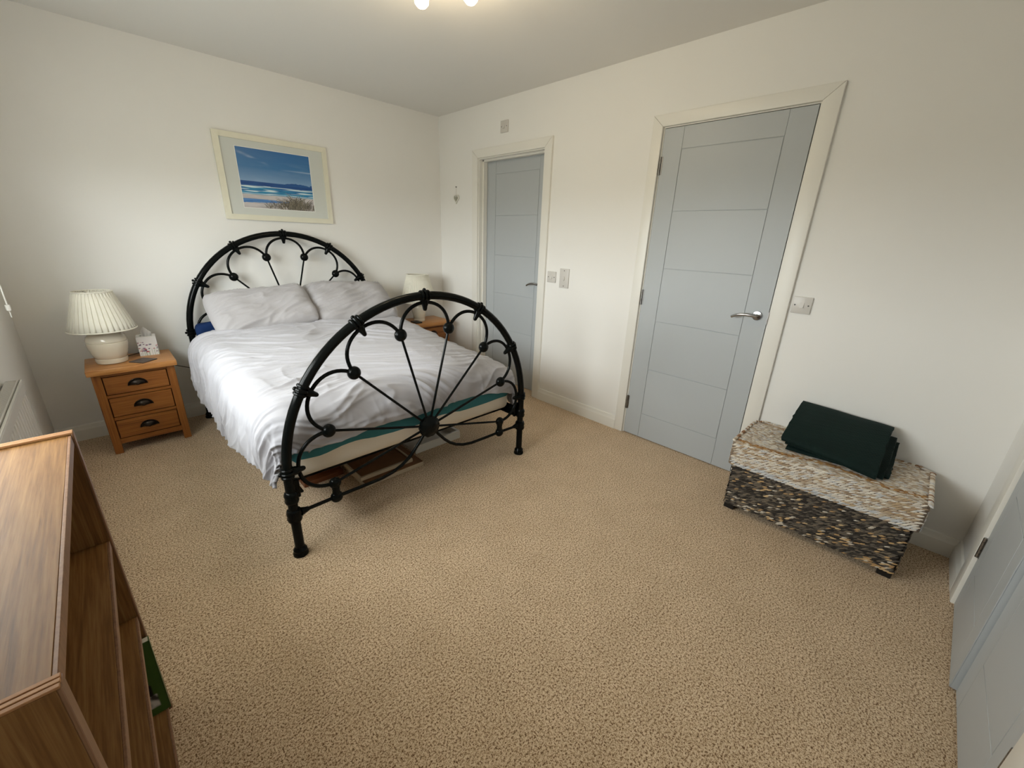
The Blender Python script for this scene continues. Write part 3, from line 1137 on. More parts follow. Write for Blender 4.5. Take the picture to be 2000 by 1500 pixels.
def duvet():
    nu, nv = 380, 320
    wl, wr, r = .615, .610, .125
    yh, yf = -.42, -1.846
    flat = yh - yf
    verts = []
    for j in range(nv + 1):
        tb = j / nv
        for i in range(nu + 1):
            ta = i / nu
            # hanging lengths vary along the bed
            bb = tb * (flat + .26)
            fl = min(1, bb / flat)
            dl = .46 - .12 * max(0, fl - .55) / .45 + .02 * noise.noise(Vector((bb * 3, 1, 0))) - .10 * max(0, .2 - fl)
            dr = .40 - .06 * fl + .02 * noise.noise(Vector((bb * 3, 7, 0)))
            a = -(wl + dl) + ta * (wl + dl + wr + dr)
            df = .263 - .040 * max(0, min(1, (a - .1) / .5)) + .018 * noise.noise(Vector((a * 3.3, 3, 0)))
            b = tb * (flat + df)
            x0 = max(-wl, min(wr, a))
            y0 = min(flat, b)
            da, db = a - x0, b - y0
            ex = (abs(da) ** 2.6 + db ** 2.6) ** (1 / 2.6)
            # top surface height
            fl = b / (flat + df)
            crown = 1 - (a / .8) ** 2 * .5
            z = .700 - .055 * min(1, fl * 1.1) + .012 * crown + .014 * noise.noise(Vector((a * 2.2, b * 2.2, 5)))
            z -= .012 * max(0, 1 - b / .20) ** .7 if b < .20 else 0
            z -= (.012 + .060 * min(1, fl)) * max(0, min(1, (a - .12) / .52)) ** 2
            zt = z
            if ex > 1e-6:
                hx = hypot(da, db)
                dx, dy = da / hx, db / hx
                th = min(ex / r, pi / 2)
                out = r * sin(th)
                dn = r * (1 - cos(th)) + max(0, ex - r * pi / 2)
                below = max(0, ex - r * pi / 2)
                out += .10 * below * (abs(dx) ** 2) - .10 * below * (1 - abs(dx)) - .25 * below * below
                X, Y, Z = x0 + dx * out, y0 + dy * out, z - dn
                nrm = Vector((dx * sin(th), -dy * sin(th), cos(th)))
            else:
                X, Y, Z = x0, y0, z
                nrm = Vector((0, 0, 1))
                below = 0
            # creases: long, slightly slanting across the bed, finer towards the foot
            q = Vector((a * 1.1 + b * .35, b * 6.0 - a * 1.6, 0))
            wob = noise.noise(Vector((a * 1.7, b * 1.7, 11))) * .8
            c1 = ridge(Vector((q.x, q.y + wob * 2.0, 3.1)), 2.3) ** 3
            c2 = ridge(Vector((q.x * 2.1, q.y * 2.3 + wob * 4, 8.7)), 2.2) ** 4
            c3 = ridge(Vector((a * 5 + wob, b * 5 - wob, 4.4)), 2.0) ** 3
            amp = .55 + .45 * noise.noise(Vector((a * 1.5, b * 1.5, 20)))
            c4 = ridge(Vector((q.x * 1.5 + 5, q.y * 4.2 + wob * 7, 14.2)), 2.4) ** 3
            dsp = amp * (.019 * c1 + .016 * c2 + .006 * c3 + .0090 * c4 + .0032 * ridge(Vector((q.x * 2.6 + 9, q.y * 7.5 + wob * 9, 22.5)), 2.2) ** 2)
            # vertical-ish gathers on the hanging sides and at the foot corners
            if ex > .05:
                g = min(1, (ex - .05) / .25)
                s = b if abs(da) > db else a
                g1 = noise.noise(Vector((s * 6 + da * 2.5, ex * 1.4, 31)))
                g2 = ridge(Vector((s * 11 - da * 6, ex * 2.0, 37)), 2.0) ** 2
                dsp += g * (.016 * g1 + .009 * g2)
                if a < 0 and fl > .72:
                    k = (fl - .72) / .28
                    dsp += g * k * .014 * ridge(Vector(((b * .8 + da * 1.2) * 9, (b - da) * 1.3, 41)), 2.2) ** 2
            # pulled area below the pillows
            if fl < .22:
                k = (1 - fl / .22)
                dsp += k * .016 * ridge(Vector((a * 1.6, b * 11 + wob, 50)), 2.1) ** 3
            p = Vector((BX + X, yh - Y, Z)) + nrm * dsp
            verts.append(p)
    faces = [(j * (nu + 1) + i, (j + 1) * (nu + 1) + i, (j + 1) * (nu + 1) + i + 1, j * (nu + 1) + i + 1) for j in range(nv) for i in range(nu)]
    # underside: offset copy joined along the border
    n0 = len(verts)
    me = bpy.data.meshes.new('duvet')
    me.from_pydata(verts, [], faces)
    me.update()
    for p in me.polygons:
        p.use_smooth = True
    me.materials.append(M['cotton'])
    o = bpy.data.objects.new('duvet', me)
    COL.objects.link(o)
    md = o.modifiers.new('thickness', 'SOLIDIFY')
    md.thickness = .016
    md.offset = -1
    return o


tag(duvet(), 'rumpled white duvet spread over the bed and hanging down its side', 'duvet')


# ------------------------------------------------------------------ pillows
def pillow(name, label, c, w, h, T, tilt, roll, yaw, seed, fold=0.0):
    nu, nv = 90, 64
    R = Matrix.Rotation(radians(yaw), 3, 'Z') @ Matrix.Rotation(radians(roll), 3, 'Y') @ Matrix.Rotation(radians(tilt), 3, 'X')
    verts, faces = [], []
    idx = {}
    for side in (1, -1):
        for j in range(nv + 1):
            for i in range(nu + 1):
                u, v = -1 + 2 * i / nu, -1 + 2 * j / nv
                border = i in (0, nu) or j in (0, nv)
                if side == -1 and border:
                    idx[(side, i, j)] = idx[(1, i, j)]
                    continue
                cr_ = (u * u * v * v) ** 1.5
                x = w * u * (1 - .03 * (1 - v * v) * abs(u) ** 3 - .10 * cr_)
                y = h * v * (1 - .05 * (1 - u * u) * abs(v) ** 3 - .12 * cr_)
                prof = max(0, (1 - u ** 4)) ** .55 * max(0, (1 - v ** 4)) ** .55 * (.75 + .25 * (1 - v * v))
                z = side * T * prof
                if not border:
                    q = Vector((u * 2.4, v * 2.0, seed + side))
                    wv = .5 * noise.noise(Vector((u * 1.3, v * 1.3, seed + 4)))
                    cr = ridge(Vector((u * .9 + v * .9, v * 4.6 - u * 2.6 + wv * 2, seed * 3.1)), 2.0) ** 2
                    cr2 = ridge(Vector((u * 1.6 + v * 1.6, v * 9.5 - u * 5 + wv * 4, seed * 5.3)), 2.0) ** 2
                    edge = min(1, (1 - max(abs(u), abs(v))) * 6)
                    z += side * (.016 * noise.noise(q) + .013 * cr * edge + .0055 * cr2 * edge)
                if fold:
                    z += fold * max(0, u) ** 3
                y += .012 * noise.noise(Vector((u * 2, v * 2, seed + 9)))
                p = R @ Vector((x, y, z)) + Vector(c)
                idx[(side, i, j)] = len(verts)
                verts.append(p)
        for j in range(nv):
            for i in range(nu):
                f = [idx[(side, i, j)], idx[(side, i + 1, j)], idx[(side, i + 1, j + 1)], idx[(side, i, j + 1)]]
                faces.append(f if side == 1 else f[::-1])
    me = bpy.data.meshes.new(name)
    me.from_pydata(verts, [], faces)
    me.update()
    for p in me.polygons:
        p.use_smooth = True
    me.materials.append(M['pillow'])
    o = bpy.data.objects.new(name, me)
    COL.objects.link(o)
    return tag(o, label, 'pillow', 'pillows at the headboard')


pillow('pillow', 'creased white pillow on the window side of the bed', (-1.803, -.375, .806), .337, .212, .088, 35, -2, 1, 2.7, fold=.035)
pillow('pillow', 'smoother white pillow on the door side of the bed', (-1.150, -.355, .812), .350, .228, .085, 36, 1, -1, 8.3)

bm = bmesh.new()
soft_box(bm, -2.19, -1.99, -.225, -.128, .60, .728, .035, 14, 10, 10, f=lambda p: p + Vector((.012 * noise.noise(p * 12), .008 * noise.noise(p * 14), .22 * (p.x + 2.09) * (1 if p.z > .66 else 0) + .012 * noise.noise(p * 11))))
tag(link('folded_sheet', bm, M['navy'], None, sharp=0), 'navy cloth tucked beside the headboard post under the pillow', 'cloth')


# ------------------------------------------------------------------ nightstands
def nightstand(label, x0, x1, yf, yb):
    """x0/x1: outer faces of the legs, yf front of legs, yb back"""
    t = thing('nightstand', label, 'nightstand', ((x0 + x1) / 2, (yf + yb) / 2, 0), 'oak nightstands beside the bed')
    zt0, zt1 = .512, .548
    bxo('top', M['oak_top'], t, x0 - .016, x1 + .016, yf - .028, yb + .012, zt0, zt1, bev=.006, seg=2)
    lw = .040
    for xa in (x0, x1 - lw):
        for ya in (yf, yb - lw):
            bxo('leg', M['oak_z'], t, xa, xa + lw, ya, ya + lw, 0, zt0, bev=.002)
    for xa in (x0 + .008, x1 - .026):
        bxo('side_panel', M['oak_z'], t, xa, xa + .018, yf + lw, yb - lw, .07, zt0)
    bxo('back_panel', M['oak_z'], t, x0 + lw, x1 - lw, yb - .02, yb - .008, .07, zt0)
    bxo('rail', M['oak_x'], t, x0 + lw, x1 - lw, yf + .004, yf + .026, .494, zt0)
    bxo('rail', M['oak_x'], t, x0 + lw, x1 - lw, yf + .004, yf + .026, .361, .377)
    bxo('rail', M['oak_x'], t, x0 + lw, x1 - lw, yf + .004, yf + .026, .217, .235)
    bxo('rail', M['oak_x'], t, x0 + lw, x1 - lw, yf + .004, yf + .026, .062, .094)
    bxo('carcass_bottom', M['oak_x'], t, x0 + lw, x1 - lw, yf + .026, yb - .02, .07, .085)
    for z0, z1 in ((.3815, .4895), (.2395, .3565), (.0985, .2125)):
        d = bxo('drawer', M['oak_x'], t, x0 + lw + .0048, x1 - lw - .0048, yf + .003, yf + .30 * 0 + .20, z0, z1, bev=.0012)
        # cup pull
        bm = bmesh.new()
        xc, zc = (x0 + x1) / 2, (z0 + z1) / 2 - .004
        n, m = 14, 7
        rows = []
        for k in range(m + 1):
            ph = (pi / 2) * k / m
            rows.append([bm.verts.new((xc - .042 * cos(pi * i / n) * (cos(ph) ** .5 if ph < pi / 2 else 0), yf + .003 - .021 * sin(ph) * 1.0 * (sin(pi * i / n) ** .5 if 0 < i < n else 0),
                                       zc - .010 + .036 * sin(pi * i / n) * cos(ph))) for i in range(n + 1)])
        for A, B in zip(rows, rows[1:]):
            for i in range(n):
                try:
                    bm.faces.new((A[i], A[i + 1], B[i + 1], B[i]))
                except ValueError:
                    pass
        bmesh.ops.remove_doubles(bm, verts=bm.verts[:], dist=.0002)
        cup = link('cup_pull', bm, M['bronze'], d)
        bm = bmesh.new()
        pts = [(xc - .044 * cos(pi * i / 16), yf + .0015, zc - .010 + .038 * sin(pi * i / 16)) for i in range(17)]
        tube(bm, pts, .0032, 8)
        link('pull_rim', bm, M['bronze'], d)
    return t


nightstand('three drawer oak nightstand under the wide cream lamp by the window', -2.745, -2.364, -.392, -.095)
nightstand('oak nightstand half hidden behind the bed beside the corner', -.530, -.149, -.312, -.025)


# ------------------------------------------------------------------ table lamps
def lamp(label, x, y, z0, base, shade, n_pl, seed, cord=None):
    t = thing('table_lamp', label, 'lamp', (x, y, z0), 'cream table lamps')
    bm = bmesh.new()
    lathe(bm, base, (x, y, z0), 48)
    link('ceramic_base', bm, M['ceramic'], t)
    zt = base[-1][1]
    (rb, zb), (rt_, ztp) = shade
    bm = bmesh.new()
    tube(bm, [(x, y, z0 + zt - .005), (x, y, z0 + zb + .05)], .009, 12)
    link('lamp_stem', bm, M['cord'], t)
    # pleated cloth cone: each pleat is a flat face with a tucked edge
    bm = bmesh.new()
    prof = []
    per = 4
    for k in range(n_pl):
        a = 2 * pi * k / n_pl
        st = 2 * pi / n_pl
        prof += [(a, 1.0), (a + st * .74, 1.008), (a + st * .80, .960), (a + st * .94, .955)]
    nz = 4
    rings = []
    for j in range(nz + 1):
        f = j / nz
        r = rb + (rt_ - rb) * f
        z = z0 + zb + (ztp - zb) * f
        rings.append([bm.verts.new((x + r * k * cos(a), y + r * k * sin(a), z)) for a, k in prof])
    for A, B in zip(rings, rings[1:]):
        for k in range(len(prof)):
            bm.faces.new((A[k], A[(k + 1) % len(prof)], B[(k + 1) % len(prof)], B[k]))
    sh = link('lamp_shade', bm, M['shade'], t, sharp=20)
    md = sh.modifiers.new('cloth', 'SOLIDIFY')
    md.thickness = .0015
    for r, z in ((rb, zb), (rt_, ztp)):
        bm = bmesh.new()
        tube(bm, [(x + r * 1.004 * cos(2 * pi * i / 64), y + r * 1.004 * sin(2 * pi * i / 64), z0 + z) for i in range(64)], .0035, 8, closed=True)
        link('shade_trim', bm, M['shade'], sh)
    bm = bmesh.new()
    for i in range(3):
        a = 2 * pi * i / 3
        tube(bm, [(x, y, z0 + ztp - .02), (x + rt_ * cos(a), y + rt_ * sin(a), z0 + ztp - .004)], .0018, 6)
    tube(bm, [(x, y, z0 + zb + .03), (x, y, z0 + ztp - .02)], .0022, 6)
    link('shade_carrier', bm, M['chrome'], sh)
    if cord:
        bm = bmesh.new()
        tube(bm, cord, .0025, 8)
        link('power_cord', bm, M['black_pl'], t)
    return t


baseL = [(.060, 0), (.072, .004), (.075, .018), (.0745, .030), (.072, .032), (.0745, .034), (.083, .062), (.091, .095), (.0945, .118), (.0935, .128), (.090, .131), (.0935, .135), (.093, .146), (.086, .164), (.070, .180), (.050, .190), (.034, .196), (.026, .204), (.020, .212)]
lamp('squat cream ceramic lamp with box pleated shade nearest the window', -2.635, -.255, .548, baseL, ((.153, .205), (.086, .425)), 36, 1,
     cord=[(-2.58, -.20, .556), (-2.50, -.125, .556), (-2.46, -.078, .553), (-2.44, -.072, .52), (-2.40, -.070, .46), (-2.34, -.060, .425), (-2.28, -.045, .395), (-2.20, -.030, .36)])
baseR = [(.050, 0), (.054, .004), (.055, .020), (.053, .026), (.055, .028), (.060, .06), (.068, .10), (.073, .132), (.072, .145), (.066, .156), (.045, .168), (.030, .176), (.020, .184)]
lamp('taller cream lamp with finely pleated shade beside the corner', -.415, -.185, .548, baseR, ((.172, .190), (.102, .442)), 64, 2)

bxo_ = bmesh.new()
box(bxo_, -.525, -.455, -.30, -.20, .5482, .560, .002)
nb = tag(link('notebook', bxo_, M['black_pl'], None), 'thin dark flat notebook lying left of the far lamp', 'notebook')

# tissue box, printed with small flowers; a tissue standing out of the top
tb = thing('tissue_box', 'white tissue cube printed with tiny red flowers on the nightstand', 'tissue box', (-2.452, -.155, .548), rz=radians(-4))
TW, TH = .097, .122
rgb_ = random.Random(5)
dots = [(rgb_.random(), .12 + .62 * rgb_.random(), .022 + .03 * rgb_.random(), rgb_.choice([lin(170, 40, 60), lin(120, 60, 110), lin(90, 50, 80), lin(190, 80, 90), lin(80, 80, 110)])) for i in range(34)]
stems = [(rgb_.random(), .05 + .4 * rgb_.random()) for i in range(26)]


def flower(off):
    def f(u, v):
        c = lin(236, 234, 232)
        for sx, hgt in stems:
            if abs(((u + off) % 1) - sx) < .008 and v < hgt:
                c = mixc(c, lin(120, 150, 110), .55)
        for dx, dy, r, k in dots:
            if abs((((u + off) % 1) - dx)) < r * 1.3 and abs(v - dy) < r * .55:
                c = mixc(c, k, .85)
        return c
    return f


hw_ = TW / 2


def loc_colour(name, pos, off):
    o = colour_mesh(name, 44, 50, pos, flower(off), M['box_print'], None)
    o.parent = tb
    return o


loc_colour('box_side', lambda u, v: (-hw_ + TW * u, -hw_, TH * v), 0)
loc_colour('box_side', lambda u, v: (hw_, -hw_ + TW * u, TH * v), .37)
loc_colour('box_side', lambda u, v: (hw_ - TW * u, hw_, TH * v), .61)
loc_colour('box_side', lambda u, v: (-hw_, hw_ - TW * u, TH * v), .83)
bm = bmesh.new()
n = 32
O = []
for i in range(n):
    a = 2 * pi * (i + .5) / n
    s = hw_ / max(abs(cos(a)), abs(sin(a)))
    O.append(bm.verts.new((s * cos(a), s * sin(a), TH)))
I = [bm.verts.new((.032 * cos(2 * pi * (i + .5) / n), .024 * sin(2 * pi * (i + .5) / n), TH - .001)) for i in range(n)]
for i in range(n):
    bm.faces.new((O[i], O[(i + 1) % n], I[(i + 1) % n], I[i]))
link('box_top', bm, M['tissue'], tb, local=True)
bm = bmesh.new()
n = 32
lo = [bm.verts.new((.031 * cos(2 * pi * i / n), .023 * sin(2 * pi * i / n), TH - .012)) for i in range(n)]
bm.faces.new(lo)
link('box_opening', bm, M['dark_slot'], tb, local=True)
bm = bmesh.new()
n, m = 14, 12
rows = []
for j in range(m + 1):
    t_ = j / m
    rows.append([bm.verts.new(((-.020 + .040 * i / n) * (1 + .5 * t_ - .9 * t_ * t_) + .018 * t_ * (i / n), .010 * sin(i / n * 9 + t_ * 2) * (1 - .5 * t_) + .006 * t_,
                               TH - .012 + .068 * t_ * (1 - .55 * abs(i / n - .25) * t_ * 1.4))) for i in range(n + 1)])
for A, B in zip(rows, rows[1:]):
    for i in range(n):
        bm.faces.new((A[i], A[i + 1], B[i + 1], B[i]))
ts = link('tissue', bm, M['tissue'], tb, sharp=0, local=True)
ts.modifiers.new('t', 'SOLIDIFY').thickness = .0008

bm = bmesh.new()
box(bm, -.048, .048, -.048, .048, 0, .006, .001)
cs = link('coaster', bm, M['coaster'], None)
cs.matrix_basis = Matrix.Translation((-2.500, -.335, .5482)) @ Matrix.Rotation(radians(40), 4, 'Z')
tag(cs, 'dark grey square coaster on the nightstand by the window', 'coaster')


# ------------------------------------------------------------------ bookcase and book
KX0, KX1, KY0, KY1, KH = -2.990, -2.702, -3.160, -2.392, .905
bk = thing('bookcase', 'low brown wood open bookcase in the bottom left corner', 'bookcase', (KX0, (KY0 + KY1) / 2, 0))
pt = .022
for y0, y1 in ((KY0, KY0 + pt), (KY1 - pt, KY1)):
    bm = bmesh.new()
    box(bm, KX0, KX1 - .004, y0, y1, 0, KH - .0035, .0006)
    sp = link('side_panel', bm, M['lam_z'], bk)
    bm = bmesh.new()
    box(bm, KX1 - .004, KX1, y0, y1, 0, KH - .0035, .0008)
    link('edge_band', bm, M['lam_edge'], sp)
    for k in range(3):
        a = y0 + .0008 + k * (pt - .0008) / 3
        bm = bmesh.new()
        box(bm, KX0, KX1 - .001, a, a + (pt - .0008) / 3 - .0016, KH - .0036, KH, .0005)
        link('edge_strip', bm, M['ply'], sp)
for z0, z1, nm in ((KH - .028, KH - .006, 'top'), (.592, .612, 'shelf'), (.345, .365, 'shelf'), (.045, .065, 'bottom_shelf')):
    o = bxo(nm, M['lam_y'], bk, KX0 + .006, KX1 - .009, KY0 + pt + .0012, KY1 - pt - .0012, z0, z1, bev=.0005)
    bm = bmesh.new()
    box(bm, KX1 - .009, KX1 - .004, KY0 + pt + .0012, KY1 - pt - .0012, z0, z1, .0008)
    link('edge_band', bm, M['lam_edge'], o)
bxo('back_panel', M['lam_y'], bk, KX0, KX0 + .006, KY0 + pt, KY1 - pt, .045, KH - .01)
bxo('plinth', M['lam_y'], bk, KX1 - .030, KX1 - .016, KY0 + pt, KY1 - pt, 0, .045)

bo = thing('book', 'green hardback book leaning inside the bookcase bottom shelf', 'book', (-2.78, KY1 - .06, .065))
BH, BW, BT = .226, .150, .020
lean = .030


def bkp(d, yy, z):   # d back from the front, yy thickness, z height; leans onto the side panel
    return (-2.699 - d, KY1 - pt - .004 - BT - lean + yy + lean * z / BH, .0655 + z)


bm = bmesh.new()
for (d0, d1_, t0, t1_, z0, z1) in ((0, BW, 0, .002, 0, BH), (0, BW, BT - .002, BT, 0, BH), (0, .002, 0, BT, 0, BH)):
    vs = [bm.verts.new(bkp(d, t, z)) for d in (d0, d1_) for t in (t0, t1_) for z in (z0, z1)]
    for f in [(0, 1, 3, 2), (4, 6, 7, 5), (0, 4, 5, 1), (2, 3, 7, 6), (0, 2, 6, 4), (1, 5, 7, 3)]:
        bm.faces.new([vs[i] for i in f])
link('cover', bm, M['green_cover'], bo)
bm = bmesh.new()
vs = [bm.verts.new(bkp(d, t, z)) for d in (.002, BW - .004) for t in (.002, BT - .002) for z in (.004, BH + .0003)]
for f in [(0, 1, 3, 2), (4, 6, 7, 5), (0, 4, 5, 1), (2, 3, 7, 6), (0, 2, 6, 4), (1, 5, 7, 3)]:
    bm.faces.new([vs[i] for i in f])
link('pages', bm, M['page'], bo)


def cover_col(u, v):
    g = lin(62, 92, 40)
    n = noise.noise(Vector((u * 9, v * 12, 3)))
    if .11 < u < .95 and .09 < v < .28:
        return mixc(lin(216, 212, 206), lin(60, 56, 54), .4 + 1.5 * n)
    if .15 < u < .95 and .28 <= v < .42:
        return lin(12, 12, 14)
    if .18 < u < .95 and .42 <= v < .58:
        return mixc(lin(70, 50, 44), lin(120, 140, 130), .4 + 1.5 * n)
    if .75 < u < .95 and .72 < v < .76:
        return lin(190, 200, 180)
    return g


colour_mesh('cover_print', 44, 60, lambda u, v: bkp(.003 + u * (BW - .004), -.0006, .003 + v * (BH - .006)), cover_col, M['book_print'], bo)


# ------------------------------------------------------------------ things under the bed
bd = thing('plank_stack', 'reddish brown wooden slats lying under the bed near the window side', 'wood slats', (-1.93, -1.40, 0))
rg = random.Random(2)
for k in range(6):
    y = -1.515 + k * .052
    bxo('slat', M['oak_frame'], bd, -2.03 + rg.random() * .01, -1.80, y, y + .046, .001, .030 + .004 * (k % 2), bev=.002)
pf = thing('flat_frame', 'brown backed picture frame lying flat under the bed middle', 'picture frame', (-1.59, -1.50, 0))
bxo('lower_board', M['cream_edge'], pf, -1.775, -1.395, -1.735, -1.25, .001, .026, bev=.002)
bxo('backing_board', M['board'], pf, -1.772, -1.398, -1.732, -1.252, .0262, .030)
bxo('frame_edge', M['cream_edge'], pf, -1.782, -1.448, -1.700, -1.684, .030, .052, bev=.002)
bxo('frame_edge', M['cream_edge'], pf, -1.782, -1.770, -1.684, -1.27, .030, .052, bev=.002)
bxo('frame_edge', M['cream_edge'], pf, -1.460, -1.448, -1.684, -1.27, .030, .052, bev=.002)
bxo('frame_back', M['board'], pf, -1.768, -1.462, -1.682, -1.272, .0302, .048)
ws = thing('white_shelf', 'white box shelf lying on the carpet under the bed', 'shelf', (-1.18, -1.5, 0))
bxo('panel', M['white_lam'], ws, -1.36, -1.000, -1.590, -1.570, .001, .058, bev=.0015)
bxo('panel', M['white_lam'], ws, -1.36, -1.000, -1.330, -1.310, .001, .058, bev=.0015)
bxo('base', M['white_lam'], ws, -1.36, -1.020, -1.570, -1.330, .001, .018)
bxo('end_panel', M['white_lam'], ws, -1.020, -1.000, -1.570, -1.330, .001, .058, bev=.0015)


# ------------------------------------------------------------------ basket
bs = thing('storage_basket', 'two tone woven seagrass storage trunk with whitewashed lid', 'basket', (-.215, -3.516, 0))
rw = random.Random(11)


def strand(V, Fc, Cl, c, ax, n, ln, wd, ht_, slant, col):
    """one visible stitch of the plait: a low-poly lens lying along ax, raised along n"""
    b = n.cross(ax)
    ax2 = (ax * cos(slant) + b * sin(slant)).normalized()
    b2 = n.cross(ax2)
    base = len(V)
    prof = [(-.5, .15), (-.25, .85), (.08, 1.0), (.35, .7), (.5, .12)]
    for t, s in prof:
        for q, hq in ((-1, 0), (-.55, .8), (.55, .8), (1, 0)):
            V.append(c + ax2 * (ln * t) + b2 * (wd * .5 * q * (.35 + .65 * s)) + n * (ht_ * hq * s))
            Cl.append(col)
    for i in range(4):
        for k in range(3):
            a = base + i * 4 + k
            Fc.append((a, a + 1, a + 5, a + 4))


def weave(name, panels, parent):
    V, Fc, Cl = [], [], []
    for (o0, ux_, vx_, n_, wu, hv, colf, ln, rh) in panels:
        ux_, vx_, n_ = Vector(ux_), Vector(vx_), Vector(n_)
        o0 = Vector(o0)
        nr = max(1, int(round(hv / rh)))
        rh2 = hv / nr
        for rI in range(nr):
            ncol = int(wu / (ln * .72)) + 1
            off = rw.random() * ln * .3 + (ln * .36 if rI % 2 else 0)
            for cI in range(-1, ncol + 1):
                u = off + cI * ln * .72 + rw.uniform(-.1, .1) * ln
                if u < ln * .5 or u > wu - ln * .5:
                    continue
                v = (rI + .5 + rw.uniform(-.1, .1)) * rh2
                col = colf(u / wu, v / hv, rw)
                strand(V, Fc, Cl, o0 + ux_ * u + vx_ * v, ux_, n_, ln * rw.uniform(.95, 1.25), rh2 * rw.uniform(.82, 1.0), rh2 * rw.uniform(.5, .8), rw.uniform(.22, .48), col)
    me = bpy.data.meshes.new(name)
    me.from_pydata([tuple(v) for v in V], [], Fc)
    ca = me.color_attributes.new('Col', 'FLOAT_COLOR', 'POINT')
    for k, c in enumerate(Cl):
        ca.data[k].color = c
    for p in me.polygons:
        p.use_smooth = True
    me.materials.append(M['weave'])
    o = bpy.data.objects.new(name, me)
    COL.objects.link(o)
    o.parent = parent
    if parent.type == 'EMPTY':
        o.matrix_parent_inverse = parent.matrix_basis.inverted()
    o['kind'] = 'stuff'
    return o


DK = [lin(66, 60, 54), lin(84, 76, 68), lin(104, 96, 86), lin(50, 46, 42), lin(120, 108, 92)]
NT = [lin(196, 160, 112), lin(214, 184, 140), lin(176, 142, 100), lin(206, 196, 180)]
WT_ = [lin(220, 210, 194), lin(230, 223, 210), lin(226, 218, 206), lin(200, 184, 162), lin(186, 166, 142), lin(210, 200, 188), lin(206, 204, 202), lin(170, 148, 124)]


def body_col(u, v, r):
    n = noise.noise(Vector((u * 6, v * 4, 3))) + noise.noise(Vector((u * 16, v * 9, 6))) * .6
    p = .06 + max(0, n) * 1.0 * (1 - v) * (.3 + u)
    return r.choice(NT) if r.random() < p else r.choice(DK)


def lid_col(u, v, r):
    n = noise.noise(Vector((u * 5, v * 9, 13)))
    if v < .16 and r.random() < .7:
        return r.choice([lin(208, 210, 212), lin(190, 192, 194), lin(218, 216, 212)])
    if n > .28 and r.random() < .6:
        return r.choice([lin(190, 166, 134), lin(198, 176, 146), lin(178, 152, 122)])
    return r.choice(WT_)


def top_col(u, v, r):
    # a tan streak runs slantwise near the front edge
    d = abs(v - (.88 - .12 * u + .06 * sin(u * 9)))
    if d < .045 and r.random() < .75:
        return r.choice([lin(170, 128, 80), lin(188, 148, 98), lin(150, 110, 72)])
    return r.choice(WT_ + [lin(196, 180, 160), lin(176, 160, 142)])


BY0, BY1, BX0_, BX1_ = -3.872, -3.163, -.412, -.025
LY0, LY1, LX0, LX1 = -3.890, -3.142, -.428, -.008
ZL, ZT = .268, .398
core = M['dark_slot']
dark_core = plain('dark_weave_core', lin(46, 42, 38), 0.9)
pale_core = plain('pale_weave_core', lin(128, 112, 96), 0.9)
body = bxo('body', dark_core, bs, BX0_ + .004, BX1_, BY0 + .004, BY1 - .004, .030, ZL + .02, bev=.01)
RHB = .0080
weave('body_weave', [
    ((BX0_ + .003, BY1, .030), (0, -1, 0), (0, 0, 1), (-1, 0, 0), BY1 - BY0, ZL - .025, body_col, .020, RHB),
    ((BX1_, BY1 - .003, .030), (-1, 0, 0), (0, 0, 1), (0, 1, 0), BX1_ - BX0_, ZL - .025, body_col, .020, RHB),
    ((BX0_, BY0 + .003, .030), (1, 0, 0), (0, 0, 1), (0, -1, 0), BX1_ - BX0_, ZL - .025, body_col, .020, RHB)], body)
bm = bmesh.new()
ch = .045
octa = [(LX0 + .004, LY0 + .012), (LX0 + .012, LY0 + .004), (LX1 - ch, LY0 + .004), (LX1, LY0 + ch), (LX1, LY1 - ch), (LX1 - ch, LY1 - .004), (LX0 + .012, LY1 - .004), (LX0 + .004, LY1 - .012)]
prism(bm, octa, 'z', ZL, ZT - .004)
lid = link('lid', bm, pale_core, bs)
inn = lambda y: y
weave('lid_weave', [
    ((LX0 + .003, LY1 - .004, ZL), (0, -1, 0), (0, 0, 1), (-1, 0, 0), LY1 - LY0 - .008, ZT - ZL, lid_col, .022, .0080),
    ((LX1 - ch, LY1 - .003, ZL), (-1, 0, 0), (0, 0, 1), (0, 1, 0), LX1 - LX0 - ch - .01, ZT - ZL, lid_col, .022, .0080),
    ((LX0 + .01, LY0 + .003, ZL), (1, 0, 0), (0, 0, 1), (0, -1, 0), LX1 - LX0 - ch - .01, ZT - ZL, lid_col, .022, .0080),
    ((LX1 - ch, LY1 - .006, ZT - .005), (0, -1, 0), (-1, 0, 0), (0, 0, 1), LY1 - LY0 - .012, LX1 - LX0 - ch - .004, top_col, .022, .0084),
    ((LX1 - .003, LY1 - ch, ZT - .005), (0, -1, 0), (-1, 0, 0), (0, 0, 1), LY1 - LY0 - 2 * ch, ch, top_col, .022, .0084)], lid)
bm = bmesh.new()
edge = [(LX0 + .002, LY0 + .012), (LX0 + .012, LY0 + .003), (LX1 - ch, LY0 + .003), (LX1 - .004, LY0 + ch), (LX1 - .004, LY1 - ch), (LX1 - ch, LY1 - .003), (LX0 + .012, LY1 - .003), (LX0 + .002, LY1 - .012)]
V, Fc, Cl = [], [], []
for (ax_, ay_), (bx_, by_) in zip(edge[1:6], edge[2:7]):
    a, b = Vector((ax_, ay_, ZT - .004)), Vector((bx_, by_, ZT - .004))
    n = int((b - a).length / .013)
    dr_ = (b - a).normalized()
    for k in range(n + 1):
        strand(V, Fc, Cl, a + dr_ * k * .013, dr_, Vector((0, 0, 1)), .024, .012, .008, .7, rw.choice(WT_ + [lin(150, 112, 82), lin(140, 100, 72)]))
me = bpy.data.meshes.new('lid_braid')
me.from_pydata([tuple(v) for v in V], [], Fc)
ca = me.color_attributes.new('Col', 'FLOAT_COLOR', 'POINT')
